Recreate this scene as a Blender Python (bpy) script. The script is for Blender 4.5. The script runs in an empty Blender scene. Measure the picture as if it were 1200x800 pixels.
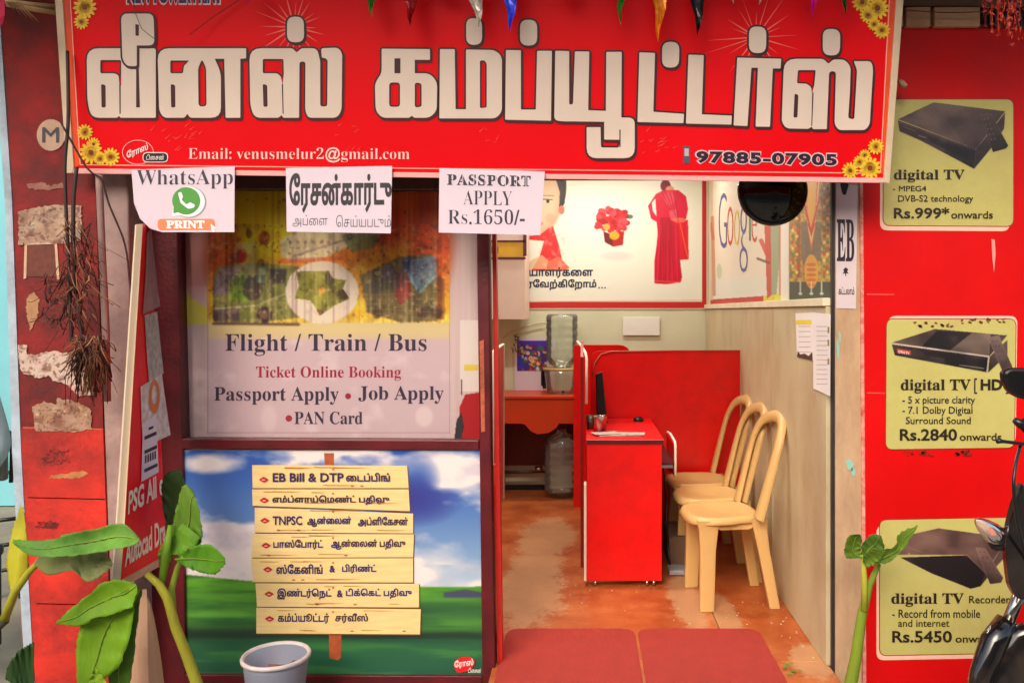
import bpy, bmesh, math, random
import numpy as np
from mathutils import Vector, Matrix, geometry
random.seed(7); R = math.radians
SC = bpy.context.scene; COL = SC.collection
# ---------------------------------------------------------------- camera, sky, light
F = 960.0; CX, CY = 685.0, 365.0; H = 1.42
cam = bpy.data.cameras.new('camera'); co = bpy.data.objects.new('camera', cam); COL.objects.link(co)
co.location = (0, 0, H); co.rotation_euler = (R(90), 0, 0)
cam.sensor_width = 36; cam.lens = 36 * F / 1200; cam.shift_x = (600 - CX) / 1200; cam.shift_y = -(400 - CY) / 1200
cam.clip_start = .05; cam.clip_end = 2000
SC.camera = co
w = bpy.data.worlds.new('World'); SC.world = w; w.use_nodes = True
nt = w.node_tree; sky = nt.nodes.new('ShaderNodeTexSky'); sky.sky_type = 'NISHITA'; sky.sun_disc = False
SUN_EL, SUN_ROT = R(38), R(200)
sky.sun_elevation = SUN_EL; sky.sun_rotation = SUN_ROT; sky.dust_density = 4; sky.air_density = 1.0; sky.ozone_density = .3
nt.links.new(sky.outputs[0], nt.nodes['Background'].inputs[0]); nt.nodes['Background'].inputs[1].default_value = .15
sl = bpy.data.lights.new('sun', 'SUN'); sl.energy = .6; sl.angle = R(30); sl.color = (1, .90, .80)
so = bpy.data.objects.new('sun', sl); COL.objects.link(so)
sd = Vector((math.sin(SUN_ROT) * math.cos(SUN_EL), math.cos(SUN_ROT) * math.cos(SUN_EL), math.sin(SUN_EL)))
so.rotation_euler = sd.to_track_quat('Z', 'Y').to_euler(); so.location = (0, -4, 8)
SC.view_settings.view_transform = 'Standard'; SC.view_settings.look = 'None'; SC.view_settings.exposure = .82; SC.view_settings.gamma = 1
SC.cycles.use_denoising = True; SC.cycles.max_bounces = 8

# ---------------------------------------------------------------- helpers
def lin(c): 
    c = c / 255.0
    return c / 12.92 if c <= .04045 else ((c + .055) / 1.055) ** 2.4
def C(r, g, b, k=1.0): return (min(lin(r) * k, .9), min(lin(g) * k, .9), min(lin(b) * k, .9), 1)
def PX(px, Y): return (px - CX) * Y / F
def PZ(py, Y): return H - (py - CY) * Y / F
def W(px, py, Y): return Vector((PX(px, Y), Y, PZ(py, Y)))
E_ = .0007
class PL:                                         # a plane in the place; at() turns a traced pixel into a point on it
    def __init__(s, p, n): s.p = Vector(p); s.n = Vector(n).normalized()
    def at(s, x, y, off=0.0):
        d = Vector(((x - CX) / F, 1, -(y - CY) / F)); c = Vector((0, 0, H))
        t = (s.p - c).dot(s.n) / d.dot(s.n)
        return c + d * t + s.n * off
def FP(Y): return PL((0, Y, 0), (0, -1, 0))
class QD:                                         # a quad given by four world corners, u right, v down
    def __init__(s, a, b, c, d): s.a, s.b, s.c, s.d = a, b, c, d; s.n = (b - a).cross(a - d).normalized(); s.n = -s.n if s.n.dot((a + c) / 2 - Vector((0, 0, H))) > 0 else s.n
    def at(s, u, v, off=0.0): return s.a.lerp(s.b, u).lerp(s.d.lerp(s.c, u), v) + s.n * off
MC = {}
def mat(name, col, rough=.6, var=.12, scale=6, bump=0.0, bscale=60, metal=0, dirt=None, dscale=3, damt=.5, stretch=(1, 1, 1), spec=.5, emit=None, coat=0):
    if name in MC: return MC[name]
    m = bpy.data.materials.new(name); m.use_nodes = True; n = m.node_tree; b = n.nodes['Principled BSDF']; L = n.links.new
    tc = n.nodes.new('ShaderNodeTexCoord'); mp = n.nodes.new('ShaderNodeMapping'); mp.inputs[3].default_value = stretch
    L(tc.outputs['Object'], mp.inputs[0])
    no = n.nodes.new('ShaderNodeTexNoise'); no.inputs['Scale'].default_value = scale; no.inputs['Detail'].default_value = 6; L(mp.outputs[0], no.inputs[0])
    r = n.nodes.new('ShaderNodeMapRange'); r.inputs[1].default_value = .3; r.inputs[2].default_value = .7; r.inputs[3].default_value = 1 - var; r.inputs[4].default_value = 1 + var * .6
    L(no.outputs[0], r.inputs[0])
    mx = n.nodes.new('ShaderNodeMix'); mx.data_type = 'RGBA'; mx.blend_type = 'MULTIPLY'; mx.inputs[0].default_value = 1
    mx.inputs[6].default_value = col; L(r.outputs[0], mx.inputs[7]); out = mx.outputs[2]
    if dirt:
        n2 = n.nodes.new('ShaderNodeTexNoise'); n2.inputs['Scale'].default_value = dscale; n2.inputs['Detail'].default_value = 9; n2.inputs['Roughness'].default_value = .7; L(mp.outputs[0], n2.inputs[0])
        r2 = n.nodes.new('ShaderNodeMapRange'); r2.inputs[1].default_value = .44; r2.inputs[2].default_value = .64; r2.inputs[4].default_value = damt; L(n2.outputs[0], r2.inputs[0])
        m2 = n.nodes.new('ShaderNodeMix'); m2.data_type = 'RGBA'; L(r2.outputs[0], m2.inputs[0]); L(out, m2.inputs[6]); m2.inputs[7].default_value = dirt; out = m2.outputs[2]
    L(out, b.inputs['Base Color'])
    rr = n.nodes.new('ShaderNodeMapRange'); rr.inputs[3].default_value = max(rough - .08, .02); rr.inputs[4].default_value = min(rough + .1, 1); L(no.outputs[0], rr.inputs[0]); L(rr.outputs[0], b.inputs['Roughness'])
    b.inputs['Metallic'].default_value = metal; b.inputs['Specular IOR Level'].default_value = spec; b.inputs['Coat Weight'].default_value = coat
    if bump:
        n3 = n.nodes.new('ShaderNodeTexNoise'); n3.inputs['Scale'].default_value = bscale; n3.inputs['Detail'].default_value = 5; L(mp.outputs[0], n3.inputs[0])
        bp = n.nodes.new('ShaderNodeBump'); bp.inputs['Strength'].default_value = bump; bp.inputs['Distance'].default_value = .01; L(n3.outputs[0], bp.inputs['Height']); L(bp.outputs[0], b.inputs['Normal'])
    if emit: b.inputs['Emission Color'].default_value = col; b.inputs['Emission Strength'].default_value = emit
    MC[name] = m; return m
def ink(name, r, g, b, k=1.0, rough=.5): return mat('ink_' + name, C(r, g, b, k), rough, .06, 30)
def print_mat():
    if 'print' in MC: return MC['print']
    m = bpy.data.materials.new('printed_picture'); m.use_nodes = True; n = m.node_tree; b = n.nodes['Principled BSDF']
    a = n.nodes.new('ShaderNodeVertexColor'); a.layer_name = 'print'; n.links.new(a.outputs[0], b.inputs['Base Color']); b.inputs['Roughness'].default_value = .45
    MC['print'] = m; return m
def glass_mat(name, tint, gloss=.1, opac=0.0, rough=.05, ior=1.45):
    if name in MC: return MC[name]
    m = bpy.data.materials.new(name); m.use_nodes = True; n = m.node_tree; n.nodes.clear(); L = n.links.new
    o = n.nodes.new('ShaderNodeOutputMaterial'); t = n.nodes.new('ShaderNodeBsdfTransparent'); t.inputs[0].default_value = tint
    g = n.nodes.new('ShaderNodeBsdfGlossy'); g.inputs[1].default_value = rough; d = n.nodes.new('ShaderNodeBsdfDiffuse'); d.inputs[0].default_value = tint
    f = n.nodes.new('ShaderNodeFresnel'); f.inputs[0].default_value = ior
    ad = n.nodes.new('ShaderNodeMath'); ad.operation = 'ADD'; ad.inputs[1].default_value = gloss; L(f.outputs[0], ad.inputs[0])
    a = n.nodes.new('ShaderNodeMixShader'); a.inputs[0].default_value = opac; L(t.outputs[0], a.inputs[1]); L(d.outputs[0], a.inputs[2])
    c = n.nodes.new('ShaderNodeMixShader'); L(ad.outputs[0], c.inputs[0]); L(a.outputs[0], c.inputs[1]); L(g.outputs[0], c.inputs[2]); L(c.outputs[0], o.inputs[0])
    MC[name] = m; return m

ROOT = {}
def thing(name, label, cat, loc, group=None):
    o = bpy.data.objects.new(name, None); COL.objects.link(o); o.location = loc; o.empty_display_size = .1
    o['label'] = label; o['category'] = cat
    if group: o['group'] = group
    ROOT[o.name] = Vector(loc); return o
class MB:
    def __init__(s): s.v = []; s.f = []; s.sm = []
    def add(s, vs, fs, smooth=False):
        b = len(s.v); s.v += [Vector(v) for v in vs]; s.f += [tuple(b + i for i in f) for f in fs]; s.sm += [smooth] * len(fs); return s
    def box(s, x0, x1, y0, y1, z0, z1):
        return s.add([(x0, y0, z0), (x1, y0, z0), (x1, y1, z0), (x0, y1, z0), (x0, y0, z1), (x1, y0, z1), (x1, y1, z1), (x0, y1, z1)],
                     [(0, 3, 2, 1), (4, 5, 6, 7), (0, 1, 5, 4), (1, 2, 6, 5), (2, 3, 7, 6), (3, 0, 4, 7)])
    def slab(s, front, back):                     # front, back: equal rings of points
        n = len(front); 
        return s.add(list(front) + list(back), [tuple(range(n)), tuple(range(2 * n - 1, n - 1, -1))] + [(i, n + i, n + (i + 1) % n, (i + 1) % n) for i in range(n)])
    def trace(s, pl, pts, th, off=0.0):           # outline traced on a plane, given its own thickness behind it
        return s.slab([pl.at(x, y, off) for x, y in pts], [pl.at(x, y, off) - pl.n * th for x, y in pts])
    def tube(s, pts, rad, n=10, flat=1.0, up=None, smooth=True):
        pts = [Vector(p) for p in pts]; k = len(pts); rad = [rad] * k if not hasattr(rad, '__len__') else rad
        vs = []; pu = None
        for i, p in enumerate(pts):
            t = (pts[min(i + 1, k - 1)] - pts[max(i - 1, 0)]).normalized()
            if up is not None: u = Vector(up)
            elif pu is None: u = Vector((0, 0, 1)) if abs(t.z) < .9 else Vector((1, 0, 0))
            else: u = pu
            a = t.cross(u).normalized(); c = a.cross(t).normalized(); pu = c
            for j in range(n):
                q = 2 * math.pi * j / n; vs.append(p + a * math.cos(q) * rad[i] + c * math.sin(q) * rad[i] * flat)
        fs = [(i * n + j, i * n + (j + 1) % n, (i + 1) * n + (j + 1) % n, (i + 1) * n + j) for i in range(k - 1) for j in range(n)]
        fs += [tuple(range(n - 1, -1, -1)), tuple((k - 1) * n + j for j in range(n))]
        return s.add(vs, fs, smooth)
    def lathe(s, prof, c=(0, 0, 0), n=32, axis=None):
        c = Vector(c); q = Vector((0, 0, 1)).rotation_difference(Vector(axis)) if axis else None
        vs = []
        for r, z in prof:
            for j in range(n):
                a = 2 * math.pi * j / n; v = Vector((r * math.cos(a), r * math.sin(a), z)); vs.append(c + (q @ v if q else v))
        k = len(prof)
        fs = [(i * n + j, i * n + (j + 1) % n, (i + 1) * n + (j + 1) % n, (i + 1) * n + j) for i in range(k - 1) for j in range(n)]
        return s.add(vs, fs, True)
    def build(s, name, m, parent=None, bevel=0, sub=0, solid=0, **props):
        org = Vector((0, 0, 0)) if parent is None else ROOT.get(parent.name, Vector((0, 0, 0)))
        if parent is None and s.v:
            lo = Vector([min(v[i] for v in s.v) for i in range(3)]); hi = Vector([max(v[i] for v in s.v) for i in range(3)])
            org = Vector(((lo.x + hi.x) / 2, (lo.y + hi.y) / 2, lo.z))
        me = bpy.data.meshes.new(name); me.from_pydata([v - org for v in s.v], [], s.f); me.update()
        me.polygons.foreach_set('use_smooth', s.sm); me.materials.append(m)
        o = bpy.data.objects.new(name, me); COL.objects.link(o)
        if parent is None: o.location = org
        else: o.parent = parent
        ROOT[o.name] = org
        if solid: md = o.modifiers.new('solid', 'SOLIDIFY'); md.thickness = solid
        if bevel: md = o.modifiers.new('bevel', 'BEVEL'); md.width = bevel; md.segments = 2; md.limit_method = 'ANGLE'; md.harden_normals = False
        if sub: md = o.modifiers.new('sub', 'SUBSURF'); md.levels = sub; md.render_levels = sub
        for k, v in props.items(): o[k] = v
        return o
def B(x0, x1, y0, y1, z0, z1): return MB().box(x0, x1, y0, y1, z0, z1)

# ---- flat shapes (print): outlines filled by constrained triangulation
def rp(pts, r, n=4):                              # rounded polygon
    out = []; k = len(pts); rs = r if hasattr(r, '__len__') else [r] * k
    for i in range(k):
        p = Vector(pts[i]); a = Vector(pts[i - 1]); b = Vector(pts[(i + 1) % k]); ra = rs[i]
        if ra <= 0: out.append(tuple(p)); continue
        la, lb = (a - p).length, (b - p).length; q = min(ra, la * .48, lb * .48)
        s, e = p + (a - p) * q / la, p + (b - p) * q / lb
        for j in range(n + 1):
            t = j / n; out.append(tuple(s * (1 - t) ** 2 + p * 2 * t * (1 - t) + e * t * t))
    return out
def ell(cx, cy, rx, ry, n=28, rot=0): 
    c, s = math.cos(rot), math.sin(rot)
    return [(cx + rx * math.cos(2 * math.pi * i / n) * c - ry * math.sin(2 * math.pi * i / n) * s, cy + rx * math.cos(2 * math.pi * i / n) * s + ry * math.sin(2 * math.pi * i / n) * c) for i in range(n)]
def off_poly(pts, d):                             # outward by d
    k = len(pts); P = [Vector(p) for p in pts]; A = sum(P[i].x * P[(i + 1) % k].y - P[(i + 1) % k].x * P[i].y for i in range(k)); sg = 1 if A > 0 else -1
    out = []
    for i in range(k):
        a = P[i] - P[i - 1]; b = P[(i + 1) % k] - P[i]
        if a.length < 1e-6 or b.length < 1e-6: out.append(tuple(P[i])); continue
        a.normalize(); b.normalize(); na = Vector((a.y, -a.x)); nb = Vector((b.y, -b.x)); m = na + nb
        if m.length < .2: m = na.copy()
        m.normalize(); out.append(tuple(P[i] + m * sg * d / max(m.dot(na), .45)))
    return out
def inside(P, loops, winding):
    W_ = np.zeros(len(P)); res = []
    for l in loops:
        a = np.array(l); b = np.roll(a, -1, 0); up = (a[None, :, 1] <= P[:, None, 1]) & (b[None, :, 1] > P[:, None, 1]); dn = (a[None, :, 1] > P[:, None, 1]) & (b[None, :, 1] <= P[:, None, 1])
        cr = (b[None, :, 0] - a[None, :, 0]) * (P[:, None, 1] - a[None, :, 1]) - (P[:, None, 0] - a[None, :, 0]) * (b[None, :, 1] - a[None, :, 1])
        wn = (up & (cr > 0)).sum(1) - (dn & (cr < 0)).sum(1); res.append(wn)
    return np.sum(res, 0) if winding else res
def fill(outers, holes=(), winding=False):
    loops = [l for l in list(outers) + list(holes) if len(l) > 2]
    vs = []; es = []
    for l in loops:
        b = len(vs); vs += [Vector((p[0], p[1])) for p in l]; es += [(b + i, b + (i + 1) % len(l)) for i in range(len(l))]
    v, e, f, *_ = geometry.delaunay_2d_cdt(vs, es, [], 0, 1e-5, False)
    if not f: return [], []
    cen = np.array([[sum(v[i].x for i in t) / len(t), sum(v[i].y for i in t) / len(t)] for t in f])
    if winding: keep = inside(cen, loops, True) != 0
    else:
        r = inside(cen, loops, False); no = len([l for l in outers if len(l) > 2])
        keep = np.any([x != 0 for x in r[:no]], 0)
        if len(r) > no: keep &= ~np.any([x != 0 for x in r[no:]], 0)
    return [tuple(p) for p in v], [t for t, k in zip(f, keep) if k]
class INK(MB):                                    # layers of one ink on a surface
    def shape(s, m, off, outers, holes=(), winding=False):
        v, f = fill(outers, holes, winding)
        if not f: return s
        pts = [m.at(x, y, off) for x, y in v]; ff = []
        for t in f:
            nn = (pts[t[1]] - pts[t[0]]).cross(pts[t[2]] - pts[t[0]]); ff.append(tuple(t) if nn.dot(m.n) > 0 else tuple(reversed(t)))
        return s.add(pts, ff)
TC = {}
def serif(s):
    r = ''
    for ch in s:
        if 'A' <= ch <= 'Z': r += chr(0x1D400 + ord(ch) - 65)
        elif 'a' <= ch <= 'z': r += chr(0x1D41A + ord(ch) - 97)
        elif '0' <= ch <= '9': r += chr(0x1D7CE + ord(ch) - 48)
        else: r += ch
    return r
def glyphs(s, off, sp=1.0):
    k = (s, off, sp)
    if k in TC: return TC[k]
    c = bpy.data.curves.new('t', 'FONT'); c.body = s; c.size = 1; c.offset = off; c.fill_mode = 'NONE'; c.resolution_u = 3; c.space_character = sp
    o = bpy.data.objects.new('t', c); COL.objects.link(o); dg = bpy.context.evaluated_depsgraph_get(); dg.update()
    me = bpy.data.meshes.new_from_object(o.evaluated_get(dg)); nv = len(me.vertices)
    xy = np.zeros(nv * 3); me.vertices.foreach_get('co', xy); xy = xy.reshape(-1, 3)[:, :2]
    nx = {}; 
    for e in me.edges:
        a, b = e.vertices; nx.setdefault(a, []).append(b); nx.setdefault(b, []).append(a)
    seen = set(); loops = []
    for i in range(nv):
        if i in seen or i not in nx: continue
        l = [i]; seen.add(i); cur = i
        nxt = i + 1 if (i + 1) in nx[i] else nx[i][0]
        while nxt not in seen:
            l.append(nxt); seen.add(nxt); c2 = [q for q in nx[nxt] if q not in seen]
            if not c2: break
            nxt = c2[0]
        loops.append([(float(xy[q][0]), float(xy[q][1])) for q in l])
    bpy.data.objects.remove(o); bpy.data.meshes.remove(me); bpy.data.curves.remove(c)
    TC[k] = loops; return loops
def text(I, m, off, s, x0, x1, yt, yb, bold=0.0, sl=0.0, ser=False, sp=1.0, shear=0, grow=0):
    loops = glyphs(serif(s) if ser else s, 0, sp)
    if bold:
        ar = [sum(l[i - 1][0] * l[i][1] - l[i][0] * l[i - 1][1] for i in range(len(l))) for l in loops]; sg = 1 if max(ar, key=abs) > 0 else -1
        loops = [off_poly(l, bold if a_ * sg > 0 else -bold) for l, a_ in zip(loops, ar)]
    a = np.vstack([np.array(l) for l in loops]); lo = a.min(0); hi = a.max(0)
    sx = (x1 - x0) / (hi[0] - lo[0]); sy = (yb - yt) / (hi[1] - lo[1])
    out = []
    for l in loops:
        l2 = [(x0 + (x - lo[0]) * sx + shear * (y - lo[1]) * sy, yb - (y - lo[1]) * sy + sl * (x - lo[0]) * sx) for x, y in l]
        out.append(l2)
    # fill in runs of neighbouring glyphs to keep the triangulation small
    out.sort(key=lambda l: min(p[0] for p in l)); run = []; mx = -1e9
    for l in out + [None]:
        if l is None or (run and min(p[0] for p in l) > mx + .01):
            I.shape(m, off, run, (), True); run = []
        if l is not None: run.append(l); mx = max(mx if len(run) > 1 else -1e9, max(p[0] for p in l))
    return I
# ---- painted print on a fine grid (colour only)
class CV:
    def __init__(s, x0, y0, x1, y1, res=1.0, bg=(255, 255, 255)):
        s.nx = int((x1 - x0) / res) + 1; s.ny = int((y1 - y0) / res) + 1
        s.X, s.Y = np.meshgrid(np.linspace(x0, x1, s.nx), np.linspace(y0, y1, s.ny)); s.A = np.ones((s.ny, s.nx, 3)) * np.array(bg); s.soft = res * .7
    def blend(s, m, c): m = np.clip(m, 0, 1)[..., None]; s.A = s.A * (1 - m) + np.array(c) * m; return s
    def ell(s, cx, cy, rx, ry, c, a=1.0, rot=0, soft=None):
        dx, dy = s.X - cx, s.Y - cy; u = dx * math.cos(rot) + dy * math.sin(rot); v = -dx * math.sin(rot) + dy * math.cos(rot)
        d = (1 - np.sqrt((u / rx) ** 2 + (v / ry) ** 2)) * min(rx, ry); return s.blend(np.clip(d / (soft or s.soft) + .5, 0, 1) * a, c)
    def poly(s, pts, c, a=1.0):
        P = np.stack([s.X.ravel(), s.Y.ravel()], 1); lo = np.min(pts, 0); hi = np.max(pts, 0)
        i = np.where((P[:, 0] >= lo[0]) & (P[:, 0] <= hi[0]) & (P[:, 1] >= lo[1]) & (P[:, 1] <= hi[1]))[0]
        m = np.zeros(len(P)); 
        if len(i): m[i] = inside(P[i], [list(pts)], True) != 0
        return s.blend(m.reshape(s.X.shape) * a, c)
    def rect(s, x0, y0, x1, y1, c, a=1.0): return s.blend(((s.X >= x0) & (s.X <= x1) & (s.Y >= y0) & (s.Y <= y1)) * a, c)
    def line(s, x0, y0, x1, y1, wd, c, a=1.0):
        dx, dy = x1 - x0, y1 - y0; t = np.clip(((s.X - x0) * dx + (s.Y - y0) * dy) / (dx * dx + dy * dy), 0, 1)
        d = np.hypot(s.X - x0 - t * dx, s.Y - y0 - t * dy); return s.blend(np.clip((wd / 2 - d) / s.soft + .5, 0, 1) * a, c)
    def noise(s, sx, sy, seed, oc=4):
        r = np.random.RandomState(seed); out = 0; amp = 1; tot = 0
        for o in range(oc):
            n = r.rand(64, 64); u = (s.X / sx * 2 ** o) % 63; v = (s.Y / sy * 2 ** o) % 63; i = u.astype(int); j = v.astype(int); fu = u - i; fv = v - j
            fu = fu * fu * (3 - 2 * fu); fv = fv * fv * (3 - 2 * fv)
            out = out + amp * ((n[j, i] * (1 - fu) + n[j, (i + 1) % 64] * fu) * (1 - fv) + (n[(j + 1) % 64, i] * (1 - fu) + n[(j + 1) % 64, (i + 1) % 64] * fu) * fv); tot += amp; amp *= .5
        return out / tot
    def blur(s, n=1):
        for _ in range(n):
            a = np.pad(s.A, ((1, 1), (1, 1), (0, 0)), 'edge'); s.A = (a[1:-1, 1:-1] * 2 + a[:-2, 1:-1] + a[2:, 1:-1] + a[1:-1, :-2] + a[1:-1, 2:]) / 6
        return s
    def build(s, name, pl, off, parent, k=1.0, clip=None, **props):
        pts = [pl.at(float(x), float(y), off) for x, y in zip(s.X.ravel(), s.Y.ravel())]; o0 = ROOT[parent.name] if parent else Vector((0, 0, 0))
        me = bpy.data.meshes.new(name); n = s.nx * s.ny; me.vertices.add(n); me.vertices.foreach_set('co', np.array([p - o0 for p in pts]).ravel())
        idx = np.arange(n).reshape(s.ny, s.nx); q = np.stack([idx[:-1, :-1], idx[1:, :-1], idx[1:, 1:], idx[:-1, 1:]], -1).reshape(-1, 4)
        if clip is not None: q = q[clip[:-1, :-1].ravel()]
        me.loops.add(q.size); me.loops.foreach_set('vertex_index', q.ravel()); me.polygons.add(len(q)); me.polygons.foreach_set('loop_start', np.arange(0, q.size, 4))
        me.update(calc_edges=True); a = np.clip(s.A / 255, 0, 1); a = np.where(a <= .04045, a / 12.92, ((a + .055) / 1.055) ** 2.4) * k
        ca = me.color_attributes.new('print', 'FLOAT_COLOR', 'POINT'); ca.data.foreach_set('color', np.concatenate([np.clip(a, 0, .88).reshape(-1, 3), np.ones((n, 1))], 1).ravel())
        me.materials.append(print_mat()); o = bpy.data.objects.new(name, me); COL.objects.link(o); o.parent = parent
        for kk, v in props.items(): o[kk] = v
        return o
def rq(x0, y0, x1, y1): return [(x0, y0), (x1, y0), (x1, y1), (x0, y1)]

# ---------------------------------------------------------------- materials
M_plaster = mat('grey_plaster', C(176, 150, 142), .8, .2, 5, .3, 40, dirt=C(105, 80, 72), dscale=3, damt=.6)
M_pil = mat('stained_plaster', C(205, 170, 132), .75, .15, 5, .25, 40, dirt=C(140, 95, 60), dscale=4, damt=.5, stretch=(1, 1, .35))
M_cream = mat('cream_wall_paint', C(212, 212, 180), .65, .08, 3, .1, 60)
M_ply = mat('stained_plywood', C(198, 184, 146), .5, .1, 3, .1, 50, dirt=C(158, 122, 84), dscale=2.0, damt=.5, stretch=(1, 1, .55))
M_shaded_red = mat('shaded_red_paint', C(140, 22, 20), .75, .55, 6, .3, 40, dirt=C(70, 16, 16), dscale=3.5, damt=.8)  # old red, darkened to carry the shade on the upper pillar
M_maroon = mat('maroon_wood_paint', C(96, 12, 22), .4, .3, 8, .15, 60, dirt=C(60, 16, 20), dscale=6, damt=.5)
M_bright = mat('red_laminate', C(232, 8, 4), .3, .06, 3, dirt=C(196, 12, 8), dscale=7, damt=.5)
M_white = mat('white_edge_trim', C(235, 225, 205), .5, .06, 8)
M_black = mat('black_plastic', C(22, 20, 22), .3, .2, 8)
M_paper = mat('white_paper', C(218, 202, 214), .7, .04, 5, .05, 20)
M_steel = mat('polished_steel', C(190, 185, 178), .18, .1, 8, metal=1)
M_dark = mat('dark_void', C(30, 18, 16), .8, .3, 5)

# ---------------------------------------------------------------- ground, floors
def floor_mat():
    m = bpy.data.materials.new('orange_oxide_floor'); m.use_nodes = True; n = m.node_tree; b = n.nodes['Principled BSDF']; L = n.links.new
    g = n.nodes.new('ShaderNodeNewGeometry'); no = n.nodes.new('ShaderNodeTexNoise'); no.inputs['Scale'].default_value = 4; no.inputs['Detail'].default_value = 10; no.inputs['Roughness'].default_value = .72; L(g.outputs[0], no.inputs[0])
    fn = n.nodes.new('ShaderNodeTexNoise'); fn.inputs['Scale'].default_value = 45; fn.inputs['Detail'].default_value = 6; L(g.outputs[0], fn.inputs[0])
    ramp = n.nodes.new('ShaderNodeValToRGB'); L(no.outputs[0], ramp.inputs[0])
    ramp.color_ramp.elements[0].position = .35; ramp.color_ramp.elements[0].color = C(158, 66, 24); ramp.color_ramp.elements[1].position = .68; ramp.color_ramp.elements[1].color = C(200, 112, 58)
    tot = None
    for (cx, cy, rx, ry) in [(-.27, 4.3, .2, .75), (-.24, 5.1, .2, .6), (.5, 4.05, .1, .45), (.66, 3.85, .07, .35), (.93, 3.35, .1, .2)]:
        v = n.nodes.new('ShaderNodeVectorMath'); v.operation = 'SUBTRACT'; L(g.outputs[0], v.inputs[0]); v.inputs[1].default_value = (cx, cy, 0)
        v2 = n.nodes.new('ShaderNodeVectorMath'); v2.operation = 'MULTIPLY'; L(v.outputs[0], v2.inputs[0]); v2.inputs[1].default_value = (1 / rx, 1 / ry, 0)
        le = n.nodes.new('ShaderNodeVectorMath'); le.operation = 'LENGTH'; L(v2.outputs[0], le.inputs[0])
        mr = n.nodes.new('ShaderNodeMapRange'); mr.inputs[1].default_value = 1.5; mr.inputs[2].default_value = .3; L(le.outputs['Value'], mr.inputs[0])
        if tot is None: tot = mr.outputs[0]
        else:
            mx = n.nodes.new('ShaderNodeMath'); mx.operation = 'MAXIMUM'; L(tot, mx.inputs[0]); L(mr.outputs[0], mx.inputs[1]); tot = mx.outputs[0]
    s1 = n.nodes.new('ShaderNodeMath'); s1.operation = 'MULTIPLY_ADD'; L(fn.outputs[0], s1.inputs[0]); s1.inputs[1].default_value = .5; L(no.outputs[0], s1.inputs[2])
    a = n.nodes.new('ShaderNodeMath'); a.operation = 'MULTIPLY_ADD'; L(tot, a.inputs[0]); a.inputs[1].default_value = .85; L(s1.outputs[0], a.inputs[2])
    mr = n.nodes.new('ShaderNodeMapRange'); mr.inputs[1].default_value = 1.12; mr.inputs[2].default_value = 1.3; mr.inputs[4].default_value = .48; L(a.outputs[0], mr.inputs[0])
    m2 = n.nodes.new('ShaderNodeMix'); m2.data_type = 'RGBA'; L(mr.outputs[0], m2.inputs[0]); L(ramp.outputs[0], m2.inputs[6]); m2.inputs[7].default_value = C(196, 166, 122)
    L(m2.outputs[2], b.inputs['Base Color'])
    r2 = n.nodes.new('ShaderNodeMapRange'); r2.inputs[3].default_value = .12; r2.inputs[4].default_value = .5; L(a.outputs[0], r2.inputs[0]); L(r2.outputs[0], b.inputs['Roughness'])
    bp = n.nodes.new('ShaderNodeBump'); bp.inputs['Strength'].default_value = .12; bp.inputs['Distance'].default_value = .005; L(fn.outputs[0], bp.inputs['Height']); L(bp.outputs[0], b.inputs['Normal'])
    return m
MF = floor_mat()
MB().add([(-150, -150, -.2), (150, -150, -.2), (150, 150, -.2), (-150, 150, -.2)], [(0, 1, 2, 3)]).build('ground', mat('street_ground', C(150, 138, 118), .9, .25, 2, .4, 20, dirt=C(90, 80, 66), dscale=1.2), kind='structure')
B(-1.75, .603, 3.33, 6.6, -.199, 0).build('shop_floor', MF, kind='structure', bevel=.003)
B(.607, 1.1, 3.33, 6.6, -.199, 0).build('shop_floor', MF, kind='structure', bevel=.003)
B(-.37, .985, 3.03, 3.328, -.199, 0).build('threshold', MF, kind='structure', bevel=.006)
B(-3.6, 3.6, 1.6, 3.25, -.199, -.16).build('pavement', mat('grey_cement', C(140, 130, 118), .85, .25, 4, .3, 40), kind='structure')

t_ = B(-30, 30, -9.4, -9, -.19, 5.5).build('unseen_street_wall', mat('far_side_wall', C(150, 128, 108), .85, .3, 1.5), None, kind='structure')  # far side of the street, unseen, added to keep bright sky out of reflections
B(-30, 30, -8.99, -4.0, -.199, -.06).build('pavement', mat('grey_cement', C(140, 130, 118), .85, .25, 4, .3, 40), None, kind='structure')
# ---------------------------------------------------------------- building
bd = thing('shop_building', 'single storey shop front with red pillar, maroon window frame and open doorway', 'shop', (0, 3.3, 0))
Y0 = 3.27
B(-1.9, 1.12, 6.55, 6.7, -.19, 2.8).build('back_wall', M_cream, bd)
B(.99, .997, 3.284, 3.389, -.19, 2.8).build('wall_edge', M_cream, bd)
B(.99, 1.105, 3.39, 6.55, -.19, 2.8).build('side_wall', M_cream, bd)
B(-1.9, -1.76, 3.45, 6.55, -.19, 2.8).build('side_wall', M_cream, bd)
B(-2.2, 2.9, 3.42, 6.7, 2.8, 2.9).build('ceiling', mat('white_ceiling', C(225, 222, 210), .8, .05), bd)
MB().box(.998, 1.108, Y0, 3.388, -.19, 2.8).build('door_pilaster', M_pil, bd, bevel=.004)
B(1.11, 3.2, 3.30, 3.42, -.19, PZ(2, 3.3)).build('front_wall', M_plaster, bd)
B(PX(1040, 3.3), 3.2, 3.36, 3.5, PZ(2, 3.3) + .002, 2.95).build('beam', mat('aged_beam', C(120, 95, 80), .8, .3, 5), bd)
# plywood lining on the inner right wall, in sheets with seams
for i, (a, b) in enumerate([(3.285, 4.21), (4.216, 5.43), (5.436, 6.545)]):
    B(.968, .989, a, b, .002, 1.44).build('wall_panel', M_ply, bd, bevel=.002)
B(.955, .989, 3.285, 6.545, 1.442, 1.475).build('panel_ledge', mat('cream_ledge', C(228, 218, 185), .5, .1, 9), bd, bevel=.003)
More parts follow.
